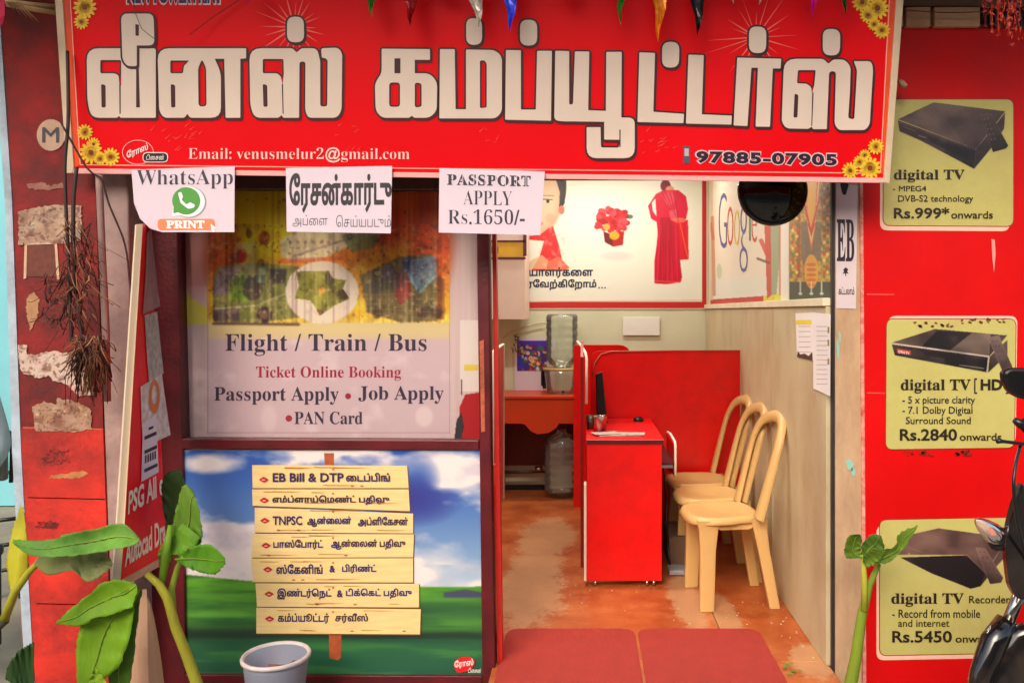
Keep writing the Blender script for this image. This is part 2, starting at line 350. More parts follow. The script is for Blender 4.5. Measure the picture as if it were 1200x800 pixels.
# pale seam line and dark shutter channel by the doorway
B(.985, .9975, Y0 - .006, 3.282, -.19, 2.8).build('shutter_channel', mat('dark_channel', C(48, 40, 38), .5, .3, 9), bd)
# unseen overhang, added above the view to shade the top of the front
B(-4.2, 3.6, 2.2, 3.35, 2.90, 2.96).build('unseen_awning', mat('awning_sheet', C(120, 110, 100), .8, .2), bd)
B(-1.745, 1.1, 3.345, 3.415, PZ(150, 3.3), 2.798).build('front_wall', M_plaster, bd, label='plaster wall strip behind the name board')
# pillar left, leaning slightly; shade near the top is mixed into the upper red
Yp = 3.14; pp = FP(Yp)
MB().trace(pp, [(-4, -60), (104, -60), (112, 230), (121, 503), (24.4, 501), (15, 230)], .42).build('pillar', M_shaded_red, bd, label='leaning pillar with old red paint, darkened in colour for the shade at its top')
MB().trace(pp, [(24.4, 501.3), (121, 503.3), (122, 530), (134, 860), (45, 860), (26, 530)], .42, .002).build('pillar_base', mat('lower_red_paint', C(206, 42, 26), .7, .35, 5, .3, 40, dirt=C(120, 24, 20), dscale=4, damt=.8), bd, label='lower pillar section with brighter red paint than the shade-darkened top')
MB().trace(FP(Yp), [(-14, -60), (-5, -60), (14.5, 230), (25.5, 530), (44.5, 860), (34, 860), (15, 530), (6, 230)], .4, .004).build('corner_strip', mat('pale_blue_paint', C(176, 192, 204), .6, .2, 12, dirt=C(120, 120, 125), dscale=9, damt=.5), bd)
MB().trace(FP(Yp + .004), [(105, -60), (128, -60), (150, 230), (155, 530), (160, 860), (135, 860), (123, 530), (113, 230)], .3).build('plaster_return', M_plaster, bd, label='bare grey plaster corner beside the red pillar', bevel=.006)
B(PX(120, 3.3), PX(172, 3.3), 3.24, 3.4, -.19, 2.8).build('plaster_jamb', M_plaster, bd)
# faint plaster seams on the pillar
for (y, dx) in [(500, 2), (582, 3), (706, 6)]:
    MB().trace(FP(Yp), [(25 + dx + (y - 500) * .06, y), (121 + (y - 500) * .04, y + 2), (121 + (y - 500) * .04, y + 3.2), (25 + dx + (y - 500) * .06, y + 1.2)], .004, .002).build('pillar_joint', mat('faded_red_joint', C(205, 90, 70), .8), bd)
# window frame
fr = lambda pts, th=.07, off=0: MB().trace(FP(Y0), pts, th, off)
wf = fr([(168, -40), (207, -40), (208, 290), (214, 530), (218, 860), (176, 860), (172, 530), (168, 290)]).build('window_frame', M_maroon, bd, bevel=.004)
fr([(559, -40), (572, -40), (573, 290), (575, 530), (582, 860), (566, 860), (562, 530), (559, 290)], .09, .002).build('frame_stile', M_maroon, wf, bevel=.004)
fr([(209, 514), (561, 516), (561, 527), (209, 526)], .06, -.001).build('frame_rail', M_maroon, wf, bevel=.003)
fr([(213, 790), (565, 792), (565, 812), (213, 812)], .06, -.001).build('frame_rail', M_maroon, wf, bevel=.003)
fr([(207, 196), (561, 198), (561, 222), (207, 221)], .06, -.001).build('frame_rail', mat('brown_wood', C(84, 50, 40), .6, .3, 6), wf, bevel=.003)
fr([(207, 150), (980, 150), (980, 208), (207, 208)], .05, -.03).build('transom', mat('brown_wood', C(84, 50, 40), .6, .3, 6), bd, label='brown timber transom over the window and doorway')
fr([(562, 400), (567, 398), (568.5, 505), (564, 506)], .004, .0035).build('worn_strip', mat('bare_worn_wood', C(190, 95, 60), .7, .3, 20, dirt=C(110, 30, 25), dscale=14, damt=.8), wf)
fr([(574.5, 205), (579, 205), (589, 860), (583.5, 860)], .05, -.035).build('door_jamb', mat('red_jamb', C(190, 26, 20), .4, .15, 8), bd)
# glass
Yg = 3.305
MB().trace(FP(Yg), [(206, 221), (561, 221), (563, 515), (209, 514)], .004).build('window_pane', glass_mat('window_glass', (.98, .97, .96, 1), .0, .0, .06, 1.3), wf)

# ---------------------------------------------------------------- window poster
Yw = 3.335; pw = FP(Yw)
wp = thing('travel_poster', 'travel booking poster with bus, plane and train behind the upper window glass', 'poster', pw.at(385, 515))
MB().trace(pw, rq(200, 195, 570, 520), .012, -.002).build('backing_sheet', mat('pinkish_cloth', C(196, 172, 172), .8, .1), wp)
c = CV(203, 205, 566, 518, .8, (200, 180, 182))
n = c.noise(7, 300, 3, 3); c.blend((n - .45) * .9, (150, 125, 125)); c.blend((.42 - n) * 1.2, (232, 220, 220))
c.rect(203, 200, 245, 335, (176, 130, 122), .75); c.ell(222, 290, 30, 60, (185, 120, 120), .6, soft=12)
c.poly([(213, 330), (225, 350), (245, 362), (245, 380), (214, 380)], (200, 200, 60), .8)
c.rect(243, 235, 527, 509, (203, 182, 190))
n2 = c.noise(60, 45, 5, 4)
X, Y = c.X, c.Y; inp = (X > 243) & (X < 527) & (Y > 205) & (Y < 378)
t = np.clip((Y - 205) / 175, 0, 1)
base = np.stack([226 + 14 * t, 84 + 110 * t, 24 + 20 * t], -1)
c.A = np.where(inp[..., None], base, c.A)
c.ell(300, 255, 50, 56, (240, 204, 20), .98, soft=20); c.ell(262, 300, 22, 40, (176, 54, 16), .7, soft=15); c.ell(440, 262, 40, 26, (200, 50, 28), .8, soft=14); c.ell(505, 280, 26, 60, (186, 58, 22), .8, soft=16)
c.ell(400, 290, 40, 20, (214, 120, 30), .7, soft=10)
fade = np.clip((Y - 366) / 26, 0, 1) * ((X > 243) & (X < 527)); c.blend(fade * (Y < 398), (222, 208, 120)); c.blend(np.clip((Y - 382) / 22, 0, 1) * ((X > 243) & (X < 527)), (203, 182, 190))
# plane
c.poly([(328, 282), (350, 268), (400, 262), (455, 268), (420, 284), (380, 302), (345, 308), (330, 300)], (205, 200, 172), .9)
c.poly([(400, 276), (452, 266), (438, 290), (412, 296)], (120, 140, 90), .8); c.line(345, 300, 420, 276, 2, (130, 110, 120), .8); c.line(330, 306, 400, 303, 5, (190, 70, 50), .6)
for x in range(340, 400, 9): c.ell(x, 284, 2, 2, (110, 100, 100), .7)
# bus
c.poly([(249, 325), (256, 312), (300, 308), (350, 312), (352, 372), (300, 378), (252, 377), (249, 350)], (116, 122, 62), .95)
c.poly([(251, 330), (258, 314), (282, 313), (278, 345), (251, 346)], (128, 116, 132), .95); c.poly([(268, 330), (282, 316), (300, 335), (290, 355), (268, 352)], (120, 160, 40), .9)
c.ell(296, 338, 12, 14, (66, 50, 50), .85); c.poly([(316, 315), (336, 315), (334, 332), (314, 332)], (60, 52, 58), .9); c.poly([(302, 314), (312, 314), (310, 331), (300, 331)], (150, 170, 140), .9)
c.rect(250, 362, 280, 376, (84, 66, 88), .85); c.line(250, 362, 300, 358, 1.6, (210, 200, 190), .8); c.line(300, 358, 345, 340, 1.5, (220, 215, 180), .7); c.ell(310, 369, 9, 10, (60, 44, 40)); c.ell(310, 369, 4, 5, (120, 90, 70))
c.line(250, 379, 350, 380, 3, (70, 44, 34), .8)
for (x, y, r) in [(277, 303, 6), (283, 299, 7), (310, 279, 7), (292, 274, 4), (306, 308, 4)]: c.ell(x, y, r, r * 1.2, (146, 60, 30) if r > 4 else (110, 80, 30), .8)
c.rect(275, 284, 300, 325, (224, 214, 170), .45); c.ell(283, 300, 6, 8, (206, 60, 34), .9)
# train
c.poly([(422, 322), (470, 300), (505, 297), (512, 305), (513, 376), (470, 378), (430, 366)], (112, 100, 62), .95)
n3 = c.noise(10, 14, 9, 3); tr = inside(np.stack([X.ravel(), Y.ravel()], 1), [[(422, 322), (470, 300), (513, 300), (524, 374), (470, 378), (430, 366)]], True).reshape(X.shape) != 0
c.blend(tr * np.clip((n3 - .45) * 2.4, 0, .7), (70, 56, 44))
c.poly([(474, 306), (510, 299), (512, 325), (492, 343), (476, 324)], (106, 130, 160), .9); c.line(474, 312, 490, 342, 1.5, (120, 190, 200)); c.line(511, 322, 492, 343, 1.5, (120, 190, 200)); c.poly([(472, 304), (482, 300), (478, 320), (472, 318)], (46, 60, 120))
c.poly([(464, 322), (476, 318), (484, 345), (470, 358), (464, 350)], (140, 40, 40), .9); c.ell(455, 320, 8, 9, (100, 80, 130), .6); c.rect(513, 326, 521, 374, (120, 60, 30), .8)
for x in (442, 495, 512): c.ell(x, 367, 6, 6, (70, 44, 38), .85)
# oval ring
c.ell(377.5, 342.5, 43, 36.5, (226, 212, 200)); c.ell(377.5, 342.5, 42.9, 36.4, (110, 80, 60), .0)
c.poly([(347, 318), (385, 317), (390, 326), (406, 328), (402, 338), (410, 350), (392, 358), (375, 370), (364, 352), (345, 350), (350, 335)], (128, 128, 44))
c.ell(386, 326, 6, 9, (70, 60, 40), .9); c.ell(402, 345, 8, 6, (72, 50, 40), .9); c.ell(377, 340, 4, 4, (220, 150, 50)); c.ell(374, 366, 5, 4, (90, 60, 40))
rr = np.random.RandomState(4)
for i in range(130):
    x, y = rr.uniform(250, 520), rr.uniform(225, 372); c.ell(x, y, rr.uniform(.6, 1.6), rr.uniform(.8, 2), (66, 44, 30), .65)
c.blur(3)
wn = c.noise(9, 12, 61, 4); wm = c.noise(5, 5, 62, 3); veh = inp & (Y > 262)
c.A = np.where(veh[..., None], c.A * (.72 + .62 * wn[..., None]), c.A); c.blend(veh * np.clip((wm - .64) * 3, 0, .35), (232, 214, 150)); c.blend(veh * np.clip((.34 - wm) * 3, 0, .45), (52, 40, 40))
rg = ((X - 377.5) / 43) ** 2 + ((Y - 342.5) / 36.5) ** 2; c.blend(np.clip((1 - rg) * 12, 0, 1) * (inside(np.stack([X.ravel(), Y.ravel()], 1), [[(347, 318), (385, 317), (390, 326), (406, 328), (402, 338), (410, 350), (392, 358), (375, 370), (364, 352), (345, 350), (350, 335)]], True).reshape(X.shape) == 0) * .85, (226, 210, 196))
for k in range(9): c.line(352 - 4 * k, 316 + k * .4, 350 - 4 * k, 328, .8, (60, 60, 60), .4)
for k in range(7): c.rect(258 + 8 * k, 322, 263 + 8 * k, 334, (70, 76, 84), .55)
for k in range(8): c.rect(428 + 6 * k, 332 - k * 2.2, 431.5 + 6 * k, 343 - k, (60, 66, 84), .6)
for k in range(5): c.line(426, 346 + 5 * k, 512, 342 + 8 * k, .7, (150, 140, 110), .45)
st = c.noise(3.4, 400, 21, 2); c.blend(((Y < 385) & inp) * np.clip((st - .5) * .9, 0, .35), (240, 220, 160)); c.blend(((Y < 385) & inp) * np.clip((.45 - st) * .9, 0, .35), (70, 40, 30))
sb = c.noise(26, 20, 33, 4); c.blend((Y > 395) * np.clip((sb - .6) * 1.5, 0, .3), (238, 228, 230))
c.rect(244, 506, 527, 507, (150, 120, 120), .6); c.rect(526, 238, 527.4, 508, (150, 125, 125), .6); c.rect(243, 238, 244.2, 508, (150, 125, 125), .5)
c.ell(497, 488, 10, 12, (226, 212, 214), .6, soft=4); c.ell(315, 490, 9, 16, (222, 208, 212), .5, soft=5)
c.rect(539, 375, 566, 458, (222, 214, 210), .9); c.rect(544, 427, 560, 434, (214, 196, 60), .9); c.poly([(541, 518), (538, 478), (545, 462), (566, 459), (566, 518)], (170, 20, 28)); c.poly([(532, 518), (535, 492), (541, 482), (544, 500), (541, 512), (545, 518)], (50, 46, 52))
c.line(541, 445, 541, 462, 1.5, (80, 60, 70))
c.A = np.clip((c.A - 128) * 1.12 + 140, 0, 250); c.build('printed_picture', pw, 0, wp, .93)
I = INK(); text(I, pw, E_, 'Flight / Train / Bus', 264, 500, 391, 417, 0, .0, True); text(I, pw, E_, 'Passport Apply', 251, 397, 453, 474, .003, 0, True); text(I, pw, E_, 'Job Apply', 420, 520, 452, 473, .003, .0, True); text(I, pw, E_, 'PAN Card', 345, 425, 482, 497, .003, 0, True)
I.build('lettering', ink('plum', 58, 44, 72), wp)
I = INK(); text(I, pw, E_, 'Ticket Online Booking', 300, 470, 429, 446, 0, 0, True); I.shape(pw, E_, [ell(408, 464, 3.5, 3.5)]); I.shape(pw, E_, [ell(338.5, 490, 3.8, 3.8)]); I.build('lettering', ink('crimson', 168, 30, 62), wp)

# ---------------------------------------------------------------- services board (landscape with printed planks)
pb = FP(3.285)
sb_ = thing('services_board', 'landscape board with blue sky and seven plank lines of services below the window', 'signboard', pb.at(390, 796))
MB().trace(pb, [(208, 527), (563, 527), (567, 794), (213, 793)], .02, -.001).build('board', mat('board_back', C(200, 200, 200), .6), sb_)
c = CV(212, 527.5, 566, 792, .7); X, Y = c.X, c.Y
t = np.clip((Y - 528) / 170, 0, 1); c.A = np.stack([44 + 130 * t ** 1.3, 84 + 115 * t ** 1.2, 168 + 45 * t], -1)
n = c.noise(95, 42, 12, 6); cl = np.clip((n - .5 + .16 * np.clip((Y - 600) / 60, -.4, .9)) * 7, 0, 1)
cl = np.maximum(cl, np.clip(1 - ((X - 250) / 44) ** 2 - ((Y - 543) / 13) ** 2 + (n - .5) * 3, 0, 1)); cl = np.maximum(cl, np.clip(1 - ((X - 525) / 55) ** 2 - ((Y - 545) / 32) ** 2 + (n - .5) * 4, 0, 1)); cl = np.maximum(cl, np.clip(1 - ((X - 525) / 60) ** 2 - ((Y - 660) / 36) ** 2 + (n - .5) * 3, 0, 1))
cl = cl * (1 - .9 * np.clip(1 - ((X - 490) / 28) ** 2 - ((Y - 560) / 30) ** 2, 0, 1)); c.blend(cl, (238, 226, 222)); n4 = c.noise(40, 22, 15, 5); c.blend(cl * np.clip((.5 - n4) * 2, 0, .35), (170, 160, 190))
dk = np.clip(1 - ((X - 483) / 62) ** 2 - ((Y - 585) / 34) ** 2, 0, 1) * (1 - cl); c.blend(dk * .9, (50, 52, 140))
hill = 675 + 10 * np.sin((X - 240) / 95.) + .10 * np.clip(X - 420, 0, 200); gr = Y > hill; t = np.clip((Y - 675) / 118, 0, 1)
g = np.stack([98 - 70 * t, 168 - 85 * t, 40 + 25 * t], -1); c.A = np.where(gr[..., None], g, c.A)
n5 = c.noise(90, 9, 18, 5); c.blend(gr * np.clip((n5 - .48) * 3.0, 0, .6), (24, 84, 44)); c.blend(gr * np.clip((.44 - n5) * 3, 0, .5), (120, 196, 60))
c.blend(np.exp(-((Y - 742 - (X - 212) * .01) / 9) ** 2) * .8, (16, 38, 34)); c.blend(gr * (Y > 748) * .5, (30, 92, 66))
c.blend(gr * (X > 490) * np.exp(-((Y - 715) / 14) ** 2) * .6, (20, 60, 50)); c.poly([(520, 694), (545, 690), (566, 694), (566, 700), (520, 700)], (70, 60, 110), .8)
c.blur(2).build('printed_landscape', pb, 0, sb_, .95)
q = lambda pts: [(200 + x / 2.857, 520 + y / 2.857) for x, y in pts]
PK = [[(273, 70), (792, 72), (797, 147), (275, 147)], [(273, 151), (797, 151), (801, 224), (275, 206)], [(282, 212), (812, 232), (812, 298), (282, 295)], [(275, 299), (815, 301), (812, 378), (272, 379)], [(270, 382), (812, 381), (812, 462), (278, 461)], [(285, 465), (832, 466), (832, 545), (290, 543)], [(288, 546), (838, 551), (835, 635), (288, 632)]]
for pts in ([(514, 30), (547, 30), (547, 75), (516, 75)], [(530, 630), (572, 630), (570, 714), (560, 722), (532, 716)]):
    INK().shape(pb, E_, [q(pts)]).build('printed_post', mat('ink_post', C(176, 84, 44), .5, .3, 30), sb_)
mp_ = mat('ink_plank', C(238, 208, 140), .5, .1, 8, stretch=(1, 1, 8)); ms = ink('plank_shadow', 110, 60, 30)
for i, pts in enumerate(PK):
    INK().shape(pb, E_ * (2 + i * .5), [q([(pts[0][0] + 2, pts[0][1] + 2), (pts[1][0] + 3, pts[1][1] + 2), (pts[2][0] + 3, pts[2][1] + 4), (pts[3][0] + 2, pts[3][1] + 4)])]).build('plank_shade_line', ms, sb_)
    INK().shape(pb, E_ * (2.25 + i * .5), [q(pts)]).build('printed_plank', mp_, sb_)
I = INK(); c2 = random.Random(3)
for i, pts in enumerate(PK):
    for k in range(5):
        x = c2.uniform(pts[3][0] + 10, pts[1][0] - 90); y = c2.choice([pts[0][1] + 5, pts[3][1] - 13]) + c2.uniform(0, 4); ln = c2.uniform(40, 140)
        I.shape(pb, E_ * 7, [q([(x, y), (x + ln, y + 1.5), (x + ln * .6, y + 2.8), (x, y + 2.2)])])
    for k in range(2):
        x = c2.uniform(pts[3][0] + 20, pts[1][0] - 30); I.shape(pb, E_ * 7, [ell(200 + x / 2.857, 520 + (pts[3][1] - 8) / 2.857, 2.2, .9, 10)])
    I.shape(pb, E_ * 7, [ell(200 + 545 / 2.857, 520 + (pts[0][1] + 14) / 2.857, 1.3, 1.2, 8)])
I.build('printed_grain', ink('grain', 186, 118, 60), sb_)
T = pb; o7 = E_ * 7.6; m_vi = ink('violet', 52, 30, 86); tq = lambda s, x0, x1, yt, yb, b=.032, sl=0: text(INK(), T, o7, s, 200 + x0 / 2.857, 200 + x1 / 2.857, 520 + yt / 2.857, 520 + yb / 2.857, b, sl).build('lettering', m_vi, sb_)
tq('EB Bill & DTP', 343, 580, 96, 126, .025); tq('ைடப்பிங்', 588, 735, 95, 125); tq('எம்ப்ளாய்ெமண்ட் பதிவு', 342, 733, 170, 203); tq('TNPSC', 343, 442, 240, 270, .025); tq('ஆன்ைலன்', 458, 605, 240, 276)
tq('அப்ளிேகசன்', 628, 795, 242, 275); tq('பாஸ்ேபார்ட்', 345, 512, 318, 352); tq('ஆன்ைலன் பதிவு', 538, 787, 316, 352); tq('ஸ்ேகனிங்', 355, 510, 400, 433); tq('&', 533, 552, 405, 428); tq('பிரிண்ட்', 575, 690, 400, 432)
tq('இண்டர்ெநட்', 358, 540, 481, 518); tq('&', 558, 578, 487, 511); tq('டிக்ெகட் பதிவு', 588, 808, 481, 516); tq('கம்ப்யூட்டர்', 360, 532, 564, 600); tq('சர்வீஸ்', 552, 662, 564, 598)

for (x, y) in [(313, 118), (315, 187), (317, 255), (321, 338), (327, 418), (331, 500), (333, 583)]:
    x = 200 + x / 2.857; y = 520 + y / 2.857; I = INK(); J = INK(); I.shape(T, o7, [rp([(x - 6, y), (x, y - 3.6), (x + 6, y), (x, y + 3.6)], 1.5)]); J.shape(T, o7 + E_, [ell(x, y + .4, 2.2, .9, 10)])
    J.build('dot', ink('bdot', 240, 160, 150), I.build('bullet_mark', ink('bullet', 190, 24, 34), sb_))
I = INK().shape(T, o7, [rp([(531, 776), (538, 769), (551, 768), (558, 773), (552, 784), (536, 788)], 4)]); I.build('print_badge', ink('badge', 214, 20, 28), sb_)
I = INK(); text(I, T, o7 + E_, 'ேராஸ்', 533, 555, 773, 783, .02, -.15); text(I, T, o7 + E_, 'டிைசன்', 549, 564, 781, 787, .01, .02); I.build('lettering', ink('palewhite', 240, 225, 220), sb_)

# ---------------------------------------------------------------- name board (banner)
bp = PL((0, 3.05, 1.93), Vector((0, -.65, -.10)))
bn = thing('name_board', 'wide red name board with big white Tamil letters above the shop front', 'signboard', bp.at(560, 207))
MB().trace(bp, [(65, -48), (1059, -48), (1041, 212), (81, 200)], .012).build('sheet', mat('banner_red', C(238, 0, 16, .92), .42, .05, 2, .03, 14, spec=.2), bn)
mfr = mat('banner_frame', C(214, 190, 160), .6, .12, 10)
MB().trace(bp, [(62, -50), (71, -50), (87.5, 196), (86, 203), (79, 203)], .03, .006).build('frame_rail', mfr, bn, bevel=.002)
MB().trace(bp, [(1053, -50), (1062, -50), (1042, 215), (1034, 214), (1035, 207)], .03, .006).build('frame_rail', mfr, bn, bevel=.002)
MB().trace(bp, [(87, 197.5), (1036, 208.5), (1035, 214.5), (86, 203.5)], .028, .004).build('frame_rail', mat('banner_hem', C(240, 176, 170), .5, .08), bn, bevel=.002)
MB().trace(bp, [(62, -60), (1062, -60), (1062, -49), (62, -49)], .03, .006).build('frame_rail', mfr, bn, bevel=.002)
I = INK().shape(bp, E_, [[(71, -48), (79.5, -48), (94, 193), (87.5, 197)]]).build('printed_border', mat('ink_orange', C(236, 74, 22), .45, .2, 8), bn); I = INK(); I.shape(bp, E_, [[(1045, -48), (1053, -48), (1036, 206), (1031, 202)]]).build('printed_border', MC['ink_orange'], bn)
I = INK().shape(bp, E_ * 2, [[(79.3, -48), (80.3, -48), (94.8, 193), (93.6, 193)]]); I.shape(bp, E_ * 2, [[(1044, -48), (1045.2, -48), (1032, 203), (1030.8, 203)]]); I.shape(bp, E_ * 2, [[(94, 192.6), (1031, 202.6), (1031, 203.8), (94, 193.8)]])
I.build('border_line', ink('pinkline', 246, 170, 150), bn)
# starbursts
I = INK()
for cx, cy, rr_ in [(345, 32, 58), (886, 44, 66)]:
    I = INK()
    rnd = random.Random(int(cx))
    for k in range(20):
        a = 2 * math.pi * k / 20 + rnd.uniform(-.08, .08); r1 = rr_ * rnd.uniform(.45, 1); wd = rnd.uniform(.02, .045)
        I.shape(bp, E_ * 2, [[(cx + 9 * math.cos(a - wd * 3), cy + 9 * math.sin(a - wd * 3)), (cx + r1 * math.cos(a), cy + r1 * math.sin(a)), (cx + 9 * math.cos(a + wd * 3), cy + 9 * math.sin(a + wd * 3))]])
    I.build('starburst', ink('ray', 250, 112, 98, 1, .4), bn)
# title letters: traced outlines
A_ = lambda P: [(60 + x / 4, y / 4) for x, y in P]; B_ = lambda P: [(340 + x / 4, y / 4) for x, y in P]; C_ = lambda P: [(600 + x / 4, y / 4) for x, y in P]; D_ = lambda P: [(860 + x / 3.636, y / 3.636) for x, y in P]
def sa(t, left):   # the letter with a curled left bowl, a stem and a u-shaped arm; t maps pixels, used twice
    pass
LET = []
LET.append(([(A_([(168, 228), (492, 228), (492, 553), (326, 553), (320, 543), (312, 553), (190, 553), (172, 480)]), [14, 3, 2, 2, 2, 3, 12, 12])],
            [(A_([(232, 283), (330, 283), (330, 400), (322, 400), (318, 355), (300, 345), (232, 345)]), 2), (A_([(321, 395), (328, 395), (328, 535), (322, 535)]), 1), (A_([(236, 395), (257, 400), (258, 505), (238, 505)]), 2), (A_([(400, 225), (410, 225), (418, 505), (400, 505)]), 1)]))
LET.append(([(A_([(330, 66), (482, 66), (487, 215), (404, 215), (404, 312), (358, 312), (337, 280)]), [8, 7, 7, 1, 2, 8, 6])], [(A_([(397, 115), (414, 118), (414, 170), (398, 170)]), 1)]))
LET.append(([(A_([(500, 228), (915, 228), (915, 275), (888, 277), (888, 553), (819, 553), (813, 277), (768, 277), (797, 340), (797, 553), (652, 553), (640, 533), (628, 553), (528, 553), (508, 520)]), [14, 1, 1, 0, 1, 1, 0, 0, 9, 12, 6, 2, 6, 8, 8])],
            [(A_([(560, 285), (650, 285), (624, 310), (620, 345), (560, 345)]), 2), (A_([(562, 395), (583, 400), (584, 505), (564, 505)]), 2), (A_([(709, 278), (728, 320), (730, 500), (692, 500), (690, 320)]), 4)]))
LET.append(([(A_([(930, 228), (1134, 228), (1152, 250), (1172, 228), (1248, 228), (1262, 290), (1262, 345), (1262, 500), (1295, 500), (1297, 285), (1288, 275), (1270, 272), (1266, 228), (1345, 225), (1365, 250), (1362, 520), (1340, 553), (1205, 553), (1192, 520), (1193, 290), (1165, 290), (1163, 553), (1090, 553), (1080, 540), (1068, 553), (955, 553), (935, 500)]), [14, 5, 3, 5, 6, 2, 0, 3, 3, 3, 1, 1, 3, 8, 6, 9, 7, 9, 6, 7, 7, 1, 1, 1, 6, 8, 8])],
            [(A_([(993, 278), (1090, 278), (1092, 345), (1086, 400), (1078, 360), (1060, 345), (993, 345)]), 2), (A_([(1082, 395), (1088, 395), (1091, 535), (1086, 535)]), 1), (A_([(993, 395), (1014, 400), (1016, 502), (996, 502)]), 2)]))
LET.append(([(A_([(1107, 80), (1185, 80), (1187, 200), (1107, 200)]), 9)], []))
LET.append(([(B_([(430, 230), (656, 232), (656, 282), (585, 282), (585, 345), (655, 345), (690, 385), (688, 520), (655, 553), (582, 553), (571, 543), (560, 553), (430, 553), (402, 520), (398, 390), (430, 345)]), [1, 1, 1, 0, 1, 8, 8, 8, 8, 4, 1, 4, 8, 8, 8, 5])],
            [(B_([(490, 275), (518, 275), (518, 345), (490, 345)]), 0), (B_([(465, 388), (516, 388), (516, 502), (465, 502)]), 4), (B_([(585, 388), (617, 392), (617, 502), (585, 505)]), 3)]))
LET.append(([(B_([(703, 232), (772, 232), (776, 513), (825, 513), (825, 234), (960, 236), (993, 265), (993, 525), (965, 556), (700, 556)]), [1, 1, 0, 0, 1, 9, 9, 9, 9, 1])], [(B_([(890, 285), (912, 285), (922, 300), (922, 505), (890, 508)]), 2)]))
LET.append(([(B_([(826, 86), (900, 88), (900, 212), (826, 212)]), 9)], []))
LET.append(([(C_([(-28, 236), (42, 237), (42, 515), (112, 515), (118, 240), (187, 240), (183, 567), (-32, 562)]), 1)], []))
LET.append(([(C_([(38, 94), (118, 95), (118, 215), (38, 215)]), 9)], []))
LET.append(([(C_([(203, 240), (268, 241), (268, 492), (286, 490), (295, 243), (362, 243), (357, 518), (440, 521), (442, 245), (514, 245), (512, 552), (575, 552), (575, 742), (350, 742), (350, 597), (415, 597), (417, 692), (500, 693), (507, 656), (432, 655), (432, 572), (292, 570), (240, 570), (198, 565)]), [1, 1, 5, 5, 1, 1, 0, 0, 1, 1, 1, 12, 12, 12, 1, 1, 2, 2, 0, 1, 0, 1, 8, 16])], [(C_([(503, 608), (509, 608), (509, 690), (503, 690)]), 0)]))
LET.append(([(C_([(597, 247), (670, 250), (662, 525), (806, 535), (803, 578), (588, 573)]), 1)], []))
LET.append(([(C_([(704, 198), (784, 198), (782, 318), (703, 318)]), 9)], []))
LET.append(([(C_([(827, 258), (898, 260), (889, 537), (1030, 543), (1028, 585), (815, 580)]), 1)], []))
LET.append(([(D_([(14, 247), (201, 252), (198, 293), (165, 293), (153, 541), (92, 540), (102, 290), (74, 290), (57, 538), (-2, 535)]), 1)], []))
LET.append(([(D_([(64, 114), (138, 116), (136, 228), (64, 227)]), 9)], []))
LET.append(([(D_([(213, 252), (382, 252), (402, 275), (420, 255), (472, 255), (497, 285), (493, 400), (486, 505), (512, 510), (524, 300), (510, 262), (585, 262), (592, 295), (578, 530), (560, 555), (445, 555), (428, 530), (434, 305), (405, 305), (395, 551), (336, 551), (331, 540), (318, 550), (222, 548), (203, 520)]), [14, 5, 3, 5, 6, 6, 0, 3, 3, 3, 1, 7, 6, 9, 8, 8, 7, 6, 6, 1, 1, 1, 6, 8, 8])],
            [(D_([(272, 300), (348, 300), (342, 362), (332, 400), (328, 372), (310, 358), (268, 356)]), 2), (D_([(333, 395), (339, 395), (333, 538), (329, 538)]), 1), (D_([(258, 400), (274, 405), (270, 502), (253, 502)]), 2)]))
LET.append(([(D_([(378, 124), (453, 126), (450, 238), (378, 237)]), 9)], []))
m_dk = ink('maroonblack', 62, 10, 16); m_wt = mat('ink_title', C(224, 204, 188), .45, .05, 6)
for i, (outs, hs) in enumerate(LET):
    z = E_ * 3 + (E_ * 2 if i == 1 else 0)
    oo = [rp(p, r) for p, r in outs]; hh = [rp(p, r) for p, r in hs]
    DK = INK(); WT = INK()
    DK.shape(bp, z, [off_poly(p, 2.3) for p in oo] + [[(x + 1.1, y + 1.5) for x, y in off_poly(p, 2.0)] for p in oo], [h for h in [off_poly(h, -2.0) for h in hh if (max(p[0] for p in h) - min(p[0] for p in h)) > 7]])
    WT.shape(bp, z + E_, oo, hh)
    lt_ = WT.build('title_letter', m_wt, bn); DK.build('letter_outline', m_dk, lt_)
I = INK(); text(I, bp, E_ * 3, 'Email: venusmelur2@gmail.com', 221, 480, 172.5, 190.5, .012, .001, True); I.build('lettering', ink('palepink', 250, 206, 196), bn)
I = INK(); text(I, bp, E_ * 3, '97885-07905', 814, 982, 175.5, 192.5, .085, .022, sp=1.12); I.build('lettering_halo', ink('phonehalo', 236, 196, 200), bn)
I = INK(); text(I, bp, E_ * 4, '97885-07905', 815.8, 980.5, 177, 191, .045, .022, sp=1.12); I.build('lettering', ink('phonenavy', 36, 14, 40), bn)
I = INK(); text(I, bp, E_ * 3, 'NEW POWER PRINT', 148, 262, -14, 6.5, .1, 0); I.build('lettering_halo', ink('phonehalo', 236, 196, 200), bn)
I = INK(); text(I, bp, E_ * 4, 'NEW POWER PRINT', 149.5, 260.5, -12, 4.5, .05, 0); I.build('lettering', ink('navy', 34, 24, 90), bn)
INK().shape(bp, E_ * 3, [rp(rq(800.5, 171.5, 808.5, 192), 1)]).build('phone_icon', ink('phonegrey', 90, 80, 92), bn); INK().shape(bp, E_ * 4, [rq(802, 174, 807, 183)]).build('phone_icon_screen', ink('phonescreen', 190, 180, 190), bn)
